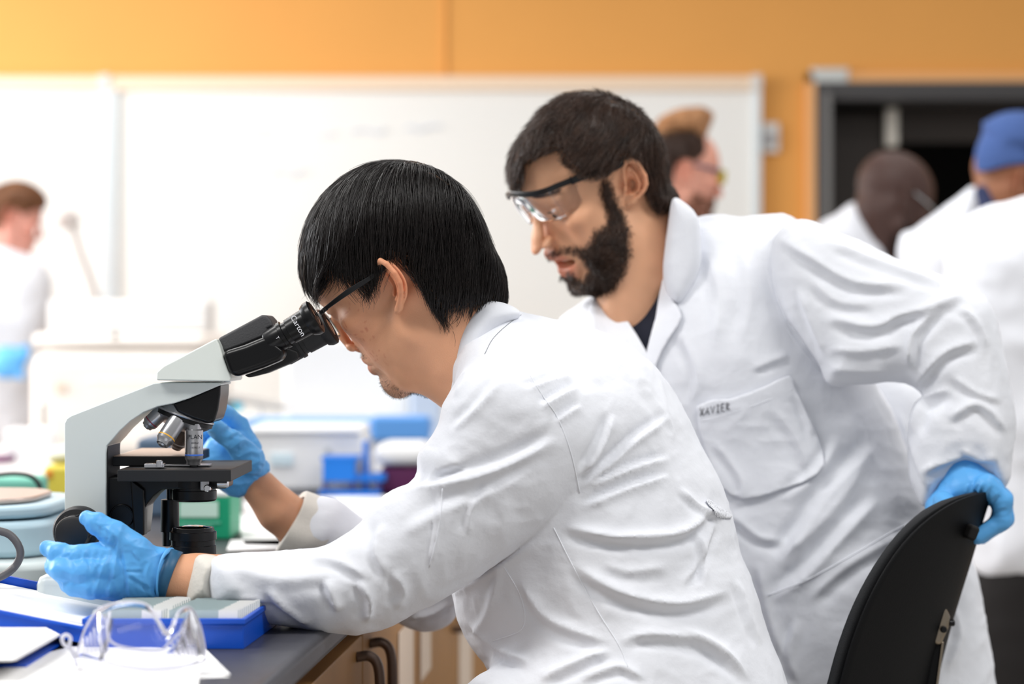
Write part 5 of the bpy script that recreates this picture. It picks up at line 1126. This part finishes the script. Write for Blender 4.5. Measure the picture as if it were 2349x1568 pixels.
slab('seat', rr(sx-.24, sx+.24, 2.05, 2.53, .1), .50, .56, M_PADM, ch, .02)
tube('support_arm', [(sx+.1, 2.4, .49), (sx+.28, 2.4, .46), (wx(2085, 2.4)-.01, 2.4, .53), (wx(2105, 2.4), 2.4, .66)], .014, M_SHELL, ch)
lathe('post', (sx, 2.3, .5), (0, 0, -1), [(0, .03), (.25, .03), (.251, .02), (.42, .02)], M_BRK, ch)
for k in range(5):
    a = 2*math.pi*k/5+.3; e = (sx+.29*math.cos(a), 2.3+.29*math.sin(a), .07); lg = tube('leg', [(sx, 2.3, .12), ((sx+e[0])/2, (2.3+e[1])/2, .10), e], [.022, .02, .014], M_SHELL, ch)
    lathe('caster', (e[0], e[1]-.012, .03), (0, 1, 0), [(0, .02), (.001, .03), (.023, .03), (.024, .02)], M_BK, lg, n=24)
# ------------------------------------------------------------------ people further back
M_TROU = mat('black_trousers', (30, 27, 27), .85); M_SHOE = mat('dark_shoes', (24, 22, 22), .5); M_TROU2 = mat('dark_blue_trousers', (40, 46, 62), .85)
def legs(parent, cx, cy, top, m, spread=.1, r=.085, fwd=0):
    for s in (-1, 1):
        f = chain([(cx+s*spread*.6, cy+s*.03, top), (cx+s*spread+fwd, cy+s*.04, .5), (cx+s*spread, cy+s*.04, .09)], [r, r*.75, r*.6], .02)
        V, Q = isosurf(f, (cx-.35, cy-.2, .03), (cx+.35, cy+.2, top+.1), .012, newton=1); mesh('trouser_leg', wrinkle(V, Q, 3, 9), Q, m, parent)
        V, Q = isosurf(model([('u', chain([(cx+s*spread, cy+s*.04, .045), (cx+s*spread-.13, cy+s*.04, .035)], [.045, .035], .02), 0), ('i', lambda p: -(p[:, 2]-.004), .004)]), (cx-.4, cy-.2, -.01), (cx+.35, cy+.2, .12), .008, newton=1); mesh('shoe', V, Q, M_SHOE, parent)
legs(p2, wx(1850, 2.68), 2.68, .80, M_TROU2)
def bgp(label, canal, D, yaw, pitch, roll, right, base, neck, q, coat_px, Dc, R, T, hair=None, hm=None, hoff=.006, h=.0038, trou=None, ring=None, arms=None):
    p = thing('person', label, 'person', 'people in white lab coats'); hd = Head(canal, D, yaw, pitch, roll, q.get('s', 1.0), right=right, q=q)
    ct = inflate(coat_px, Dc, R, T, sub=3); fc = ct
    if arms: fc = model([('u', ct, 0)]+[('u', chain(a, r, .02), .03) for a, r in arms])
    W_ = np.array([PN(x, y, Dc) for x, y in coat_px]); lo = W_.min(0)-np.array([.1, T+.1, .05]); hi = W_.max(0)+np.array([.1, T+.1, .05])
    if arms:
        A_ = np.concatenate([np.array(a) for a, r in arms]); lo = np.minimum(lo, A_.min(0)-.1); hi = np.maximum(hi, A_.max(0)+.1)
    build_head(hd, neck, p, base, h=h, body=[(lambda x: fc(x)+.02, lo, hi, .02)], neck_r=(.055, .065))
    garment('lab_coat', fc, lo, hi, .009, M_COAT, p, (), [(6, 7, (1, 1, .8), None, canal[0]*.01), (2.5, 18, (1, 1, 1), None, 2.)])
    if hair:
        for pts, m, off_, tt in hair:
            Dh = hd.o[1]; H = hair_volume(hd, pts, Dh, .075, .086, off_, sub=3)
            hc = isosurf(H, hd.o-.2, hd.o+.22, .0035, newton=1); N = normals(*hc); nm = tt
            mesh(nm, hc[0]+N*(noise3(hc[0]*90)*(.002 if tt == 'hair' else .0008))[:, None], hc[1], m, p)
            if tt == 'hair':
                n_ = 2500; sel = RNG.choice(len(hc[0]), n_); wh = hd.o+hd.R[2]*.13-hd.R[1]*.05
                S_ = grow(H, hc[0][sel], lambda x: (x-wh)/np.linalg.norm(x-wh, axis=1)[:, None]+np.array([0, 0, -.5]), 5, .006, np.full(n_, .002), np.full(n_, .004), wander=.2); strands('hair_strands', S_, .0007, .0003, m, p)
    if trou: legs(p, *trou)
    return p, hd, fc
M_AUB = mat('auburn_hair', (116, 74, 44), .5, var=.3, vscale=60); M_DKB = mat('dark_brown_hair', (62, 40, 28), .5, var=.3, vscale=60); M_BLUE = mat('blue_cap_cloth', (66, 92, 148), .85, bump=.3, bscale=200)
# behind the bearded man, in profile to the right
p3, h3, _ = bgp('balding bearded person with yellow safety glasses in profile, standing before the whiteboard', (1585, 398), 4.85, 22, 8, 0, True, (222, 160, 138), PN(1560, 560, 4.95),
    dict(nose=.9, red=.3, s=.95), [(1440, 560), (1500, 520), (1560, 500), (1620, 520), (1690, 560), (1740, 650), (1760, 900), (1760, 1500), (1420, 1500), (1410, 800)], 5.0, .12, .14,
    hair=[([(1506, 310), (1530, 296), (1580, 288), (1606, 300), (1618, 345), (1605, 362), (1590, 372), (1565, 366), (1548, 385), (1538, 440), (1520, 430), (1500, 370)], M_DKB, .004, 'hair'), ([(1500, 312), (1512, 275), (1545, 255), (1600, 246), (1618, 251), (1634, 262), (1632, 278), (1622, 298), (1606, 320), (1560, 312)], mat('ginger_hair', (190, 140, 96), .55, var=.3, vscale=60), .004, 'hair')],
    trou=(wx(1590, 5.0), 5.0, .55, M_TROU))
# head details of the background people share one small helper
def patch(name, hd, pts, th, m, parent): return tube(name, hd.W(np.array(pts)), th, m, parent, n=8, sm=4)
yl = thing('safety_glasses', 'yellow-lensed safety glasses on the balding bearded person', 'safety glasses')
M_YEL = mat('yellow_lens', (214, 196, 30), .2, trans=.4, ior=1.2)
strip('lens', h3.W(np.array([(-.058, .085, .012), (-.05, .104, .012), (-.02, .118, .012), (.02, .118, .012), (.05, .104, .012), (.058, .085, .012)])), .030, .003, h3.R[2], M_YEL, yl)
for s in (1, -1): strip('temple_arm', h3.W(np.array([(s*.06, .085, .022), (s*.074, .05, .022), (s*.078, .0, .024)])), .007, .003, h3.R[2], mat('grey_arm', (90, 86, 110), .4), yl)
def bg_beard(hd, parent, m, n, ln, reg):
    w_ = reg(hd.V).astype(float); idx = RNG.choice(len(w_), n, p=w_/w_.sum()); a = hd.Wd[idx]; nn = hd.Nw[idx]; d = nn*.6+np.array([0, 0, -1.])+RNG.normal(size=(n, 3))*.25; d /= np.linalg.norm(d, axis=1)[:, None]
    strands('beard', np.stack([a, a+nn*ln*.4, a+nn*ln*.4+d*ln*.6], 1), .0009, .0004, m, parent)
jawreg = lambda p: (p[:, 2] < -.045)*(p[:, 2] > -.125)*(p[:, 1] > .0)*~((np.abs(p[:, 0]) < .022)*(p[:, 2] > -.08)*(p[:, 1] > .085))
bg_beard(h3, p3, M_AUB, 1600, .009, jawreg)
# bald person before the doorway
p4, h4, _ = bgp('bald dark-skinned person in a white lab coat before the dark doorway', (2085, 462), 4.95, 30, 22, 0, True, (78, 56, 50), PN(2010, 640, 5.05),
    dict(nose=.6, red=.1, s=1.06, cz=.004), [(1880, 520), (1915, 500), (1952, 470), (1975, 478), (2010, 530), (2040, 580), (2065, 640), (2120, 720), (2150, 900), (2160, 1500), (1840, 1500), (1830, 800), (1845, 600)], 5.08, .10, .15, trou=(wx(2000, 5.1), 5.1, .5, M_TROU))
bg_beard(h4, p4, M_DKB if False else mat('black_beard', (20, 16, 15), .7), 1600, .008, jawreg)
e4 = thing('eyeglasses', 'clear glasses on the bald person before the doorway', 'glasses')
lens('lens', h4, .03, e4, M_GLASS, rim=M_ALU); lens('lens', h4, -.03, e4, M_GLASS, rim=M_ALU); 
for s in (1, -1): strip('temple_arm', h4.W(np.array([(s*.058, .095, .012), (s*.074, .06, .016), (s*.078, .0, .024)])), .004, .002, h4.R[2], M_ALU, e4)
# person with the blue head cloth
p5, h5, _ = bgp('person wearing a blue cloth cap at the right edge, in a white lab coat', (2350, 425), 4.5, 20, 14, 0, True, (150, 100, 72), PN(2310, 600, 4.55),
    dict(nose=.7, red=.3, s=.96), [(2062, 570), (2100, 530), (2170, 480), (2225, 430), (2246, 440), (2262, 490), (2330, 520), (2400, 600), (2450, 900), (2450, 1500), (2120, 1500), (2080, 900)], 4.6, .11, .15,
    hair=[([(2240, 392), (2238, 350), (2254, 300), (2252, 282), (2264, 276), (2290, 262), (2330, 254), (2375, 262), (2410, 290), (2424, 330), (2424, 372), (2380, 376), (2320, 380), (2270, 392)], M_BLUE, .008, 'head_cloth')], trou=(wx(2300, 4.6), 4.6, .5, M_TROU))
garment('collar', chain([PN(2252, 440, 4.45), PN(2266, 480, 4.43), PN(2300, 500, 4.42)], [.016, .02, .02], .01), (1.0, 4.3, 1.3), (1.25, 4.55, 1.6), .006, mat('navy_cloth', (44, 52, 84), .9), p5)
# nearer person at the right edge, head out of frame
p6, h6, _ = bgp('person at the right edge in long white coat and black trousers, head out of frame', (2600, 250), 3.8, 10, 40, 0, True, (190, 140, 110), PN(2480, 450, 3.85),
    dict(nose=.8), [(2165, 640), (2185, 540), (2235, 492), (2300, 470), (2360, 452), (2470, 430), (2560, 520), (2620, 760), (2640, 1100), (2640, 1400), (2450, 1392), (2349, 1368), (2235, 1335), (2196, 1200), (2160, 900)], 3.8, .14, .17,
    hair=[([(2560, 150), (2620, 110), (2700, 150), (2700, 240), (2620, 240), (2570, 330), (2530, 280)], M_DKB, .006, 'hair')], h=.006, trou=(wx(2410, 3.8), 3.8, .80, M_TROU, .09, .12))
# left: person with brown hair and blue glove
p7, h7, f7 = bgp('brown-haired person in a white lab coat and blue glove at the left edge', (28, 500), 6.1, 25, 14, 0, True, (220, 158, 142), PN(8, 620, 6.15),
    dict(nose=.7, red=.7, s=.92), [(-120, 620), (-60, 585), (0, 565), (45, 580), (90, 600), (118, 650), (112, 760), (96, 900), (100, 1200), (-150, 1200), (-160, 800)], 6.15, .12, .15,
    hair=[([(-20, 520), (-24, 460), (-8, 428), (30, 414), (70, 420), (100, 442), (108, 468), (98, 478), (70, 486), (52, 492), (36, 480), (20, 500), (14, 540), (-8, 545)], M_AUB, .006, 'hair')], trou=(wx(-20, 6.2), 6.2, .6, M_TROU),
    arms=[([PN(-60, 640, 6.0), PN(-90, 790, 5.95), PN(-10, 835, 5.85)], [.06, .05, .042])])
garment('glove', model([('u', chain([PN(-20, 835, 5.86), PN(20, 830, 5.84), PN(52, 815, 5.83)], [.04, .045, .02], .02), 0), ('u', rc(PN(30, 840, 5.84), PN(48, 862, 5.82), .02, .012), .01), ('u', rc(PN(30, 815, 5.84), PN(60, 798, 5.84), .016, .011), .01)]), (-1.7, 5.7, 1.0), (-1.3, 6.0, 1.3), .005, M_GLOVE, p7)

# ------------------------------------------------------------------ far bench and what stands about
M_WP = mat('white_plastic', (236, 236, 236), .45); M_CR = mat('cream_plastic', (234, 226, 218), .45); M_BENCHF = mat('far_bench_front', (214, 196, 170), .5)
fb = thing('far_bench', 'far lab bench with pale top crossing the back of the room', 'bench')
box('top', (-1.85, 5.13, .895), (3.6, 1.26, .03), mat('pale_worktop', (224, 222, 220), .4), fb); box('body', (-1.85, 5.15, .44), (3.5, 1.2, .88), M_BENCHF, fb)
def bxp(name, x0, x1, y0, y1, D, dep, m, parent=None, bevel=.01):
    a = PN(x0, y1, D); b = PN(x1, y0, D); return box(name, ((a[0]+b[0])/2, D+dep/2, (a[2]+b[2])/2), (b[0]-a[0], dep, b[2]-a[2]), m, parent, bevel=bevel)
def stand(x0, x1, y0, y1, D, dep, m, nm, lab, cat, parts=(), bevel=.01):
    t = thing(nm, lab, cat); bxp('body', x0, x1, y0, y1, D, dep, m, t, bevel)
    for pn, a, b, c, d, pm in parts: bxp(pn, a, b, c, d, D-.006, .01, pm, t, .002)
    return t
yb = lambda D: CY+.3*FPX/D
t = stand(62, 478, 800, yb(5.15), 5.15, .45, M_CR, 'incubator', 'large cream lab machine with domed lid on the far bench', 'lab machine', [('latch', 255, 272, 764, 775, M_BK), ('panel_line', 200, 400, 868, 874, M_WP)], .05)
bxp('lid', 70, 470, 762, 797, 5.17, .42, M_CR, t, .03); bxp('label', 128, 150, 880, 900, 5.14, .01, M_TANPAPER, t, .001)
t = stand(110, 478, 688, yb(5.45), 5.62, .12, mat('pale_grey_case', (226, 224, 222), .5), 'cabinet', 'pale grey slatted case behind the cream lab machine', 'lab cabinet', [('slat', 120, 470, 700+16*i, 706+16*i, M_WP) for i in range(4)], .01)
t = stand(648, 975, 772, yb(5.1), 5.1, .4, M_WP, 'freezer_box', 'large plain white lab cabinet behind the microscope user\'s face', 'lab cabinet', [('door_seam', 930, 934, 790, 1040, M_ALU)], .02)
t = stand(940, 1012, 880, yb(5.3), 4.98, .1, mat('blue_grey', (188, 202, 222), .5), 'panel', 'narrow blue-grey panel beside the white lab cabinet', 'panel')
t = stand(560, 985, 962, 1002, 4.55, .2, mat('light_blue_plastic', (110, 168, 232), .5), 'blue_tray', 'long light blue tray on a white riser beyond the forearm', 'tray'); bxp('riser', 565, 975, 1002, yb(4.55), 4.58, .12, mat('riser_white', (238, 238, 240), .5), t)
bxp('end_bin', 850, 985, 955, 1012, 4.53, .1, mat('mid_blue_plastic', (96, 160, 232), .5), t)
t = stand(572, 835, 992, yb(3.98), 3.98, .22, M_WP, 'foam_box', 'white box with pale blue label beyond the forearm', 'box', [('label', 620, 672, 1040, 1068, mat('pale_label', (206, 224, 232), .6)), ('latch', 745, 757, 1026, 1036, mat('grey_latch', (190, 194, 196), .5))], .012)
bxp('lid', 566, 832, 978, 996, 3.97, .24, M_WP, t, .01)
t = thing('tube_rack', 'bright blue test tube rack in front of the white box', 'rack'); M_RB = mat('rack_blue', (0, 112, 208), .45)
bxp('top_plate', 736, 822, 1048, 1056, 3.86, .09, M_RB, t, .002); bxp('front_plate', 740, 815, 1056, 1104, 3.86, .012, M_RB, t, .002); bxp('side_plate', 815, 884, 1088, 1104, 3.87, .07, M_RB, t, .002); bxp('base_plate', 730, 872, 1126, 1138, 3.86, .09, M_RB, t, .002)
for x in (744, 808, 868): bxp('leg', x-5, x+5, 1100, 1128, 3.87, .02, mat('deep_blue', (50, 60, 130), .5), t, .002)
bxp('handle', 832, 845, 1010, 1128, 3.89, .02, M_RB, t, .004)
for i, x in enumerate((757, 776, 794, 824, 850)):
    o = lathe('test_tube', PN(x, 1130, 3.90), (0, 0, 1), [(0, .0001), (.002, .005), (.01, .007), (.07, .007), (.07, .0058), (.012, .0055)], mat('tube_plastic', (226, 224, 226), .2, trans=.3), n=20)
    tag(o, 'small clear tube standing in the bright blue rack', 'tube', 'test tubes in the blue rack')
t = stand(872, 968, 1070, yb(3.9), 3.92, .16, mat('purple_plastic', (98, 30, 84), .5), 'purple_box', 'purple box with white lid beside the blue rack', 'box'); bxp('lid', 858, 985, 1018, 1068, 3.90, .2, M_WP, t, .02)
t = thing('green_box', 'green carton with white printed label behind the microscope lamp', 'box'); M_GRN = mat('green_carton', (4, 150, 108), .5)
bxp('carton', 406, 528, 1140, yb(3.02)-1, 3.02, .12, M_GRN, t, .003); bxp('label', 412, 500, 1150, 1186, 3.017, .004, mat('mint_label', (196, 226, 212), .6), t, 0)
for i in range(4): bxp('printed_line', 412, 505-18*i, 1196+9*i, 1200+9*i, 3.017, .004, mat('mint_print', (110, 200, 170), .6), t, 0)
bxp('top_flap', 400, 523, 1126, 1139, 3.02, .12, mat('white_carton', (236, 240, 238), .5), t, .002)
t = stand(312, 470, 1004, yb(3.4), 3.4, .15, mat('slate_box', (84, 104, 128), .5), 'slate_box', 'slate blue box seen between the objectives and the stage', 'box')
t = stand(98, 190, 1066, yb(3.5), 3.5, .12, mat('yellow_plastic', (236, 216, 84), .45), 'sharps_bin', 'yellow bin with pale lid left of the microscope', 'bin', [('orange_mark', 106, 118, 1078, 1096, mat('orange_mark', (236, 140, 60), .6))]); bxp('lid', 102, 186, 1024, 1064, 3.51, .11, mat('pale_yellow', (240, 238, 214), .5), t, .02)
t = stand(8, 116, 984, yb(4.9), 5.02, .1, M_WP, 'white_case', 'small white case at the left below the gloved person', 'case', [('dark_slot', 92, 99, 925, 978, M_BK)]) 
t = stand(-40, 18, 1046, 1068, 4.9, .1, mat('purple_plastic', (98, 30, 84), .5), 'purple_tub', 'small purple tub at the left edge of the far bench', 'tub')
t = stand(-60, 80, 1096, yb(3.2), 3.2, .1, mat('teal_bag', (120, 196, 176), .6), 'teal_packet', 'pale teal packet behind the cable at the left edge', 'packet', [('white_patch', -60, 40, 1130, 1150, M_PAPER)])
t = thing('keyboard_shelf', 'slanted grey keyboard shelf with a cyan spot behind the gloved far hand', 'shelf'); extr('tray', [PN(500, 905, 4.85), PN(645, 934, 4.85), PN(645, 942, 4.85), PN(500, 914, 4.85)], (0, .2, 0), mat('grey_tray', (170, 168, 166), .5), t); bxp('cyan_spot', 534, 556, 918, 944, 4.86, .03, mat('cyan_plastic', (90, 206, 232), .4), t); bxp('dark_bracket', 500, 534, 916, 948, 4.87, .05, mat('grey_bracket', (120, 124, 126), .5), t); bxp('post', 590, 600, 936, yb(4.86), 4.86, .03, M_WP, t)  # cyan spot is a plain plastic block, not lit
o = tube('lamp_arm', [PN(158, 490, 6.3), PN(186, 580, 6.3), PN(218, 668, 6.3), PN(226, 760, 6.3), PN(226, 1010, 6.3)], .012, mat('warm_grey', (200, 192, 188), .5)); tag(o, 'thin grey slanted arm standing beside the brown-haired person', 'lamp arm')
o = lathe('lamp_head', PN(152, 484, 6.3), (.3, 0, -1), [(0, .02), (.02, .035), (.05, .035), (.051, .01)], mat('warm_grey', (200, 192, 188), .5)); o.parent = bpy.data.objects['lamp_arm']
for pts, lb in (([(540, 1180), (880, 1142), (980, 1180), (900, 1260), (560, 1250)], 'loose white paper behind the far sleeve'), ([(530, 1240), (700, 1236), (720, 1252), (520, 1262)], 'narrow white paper strip in front of the green carton'), ([(560, 1150), (860, 1134), (900, 1142), (560, 1176)], 'farthest white paper in front of the white box')):
    sheet('paper_sheet', pts, BT+.0005, .001, M_PAPER, lb, 'paper')
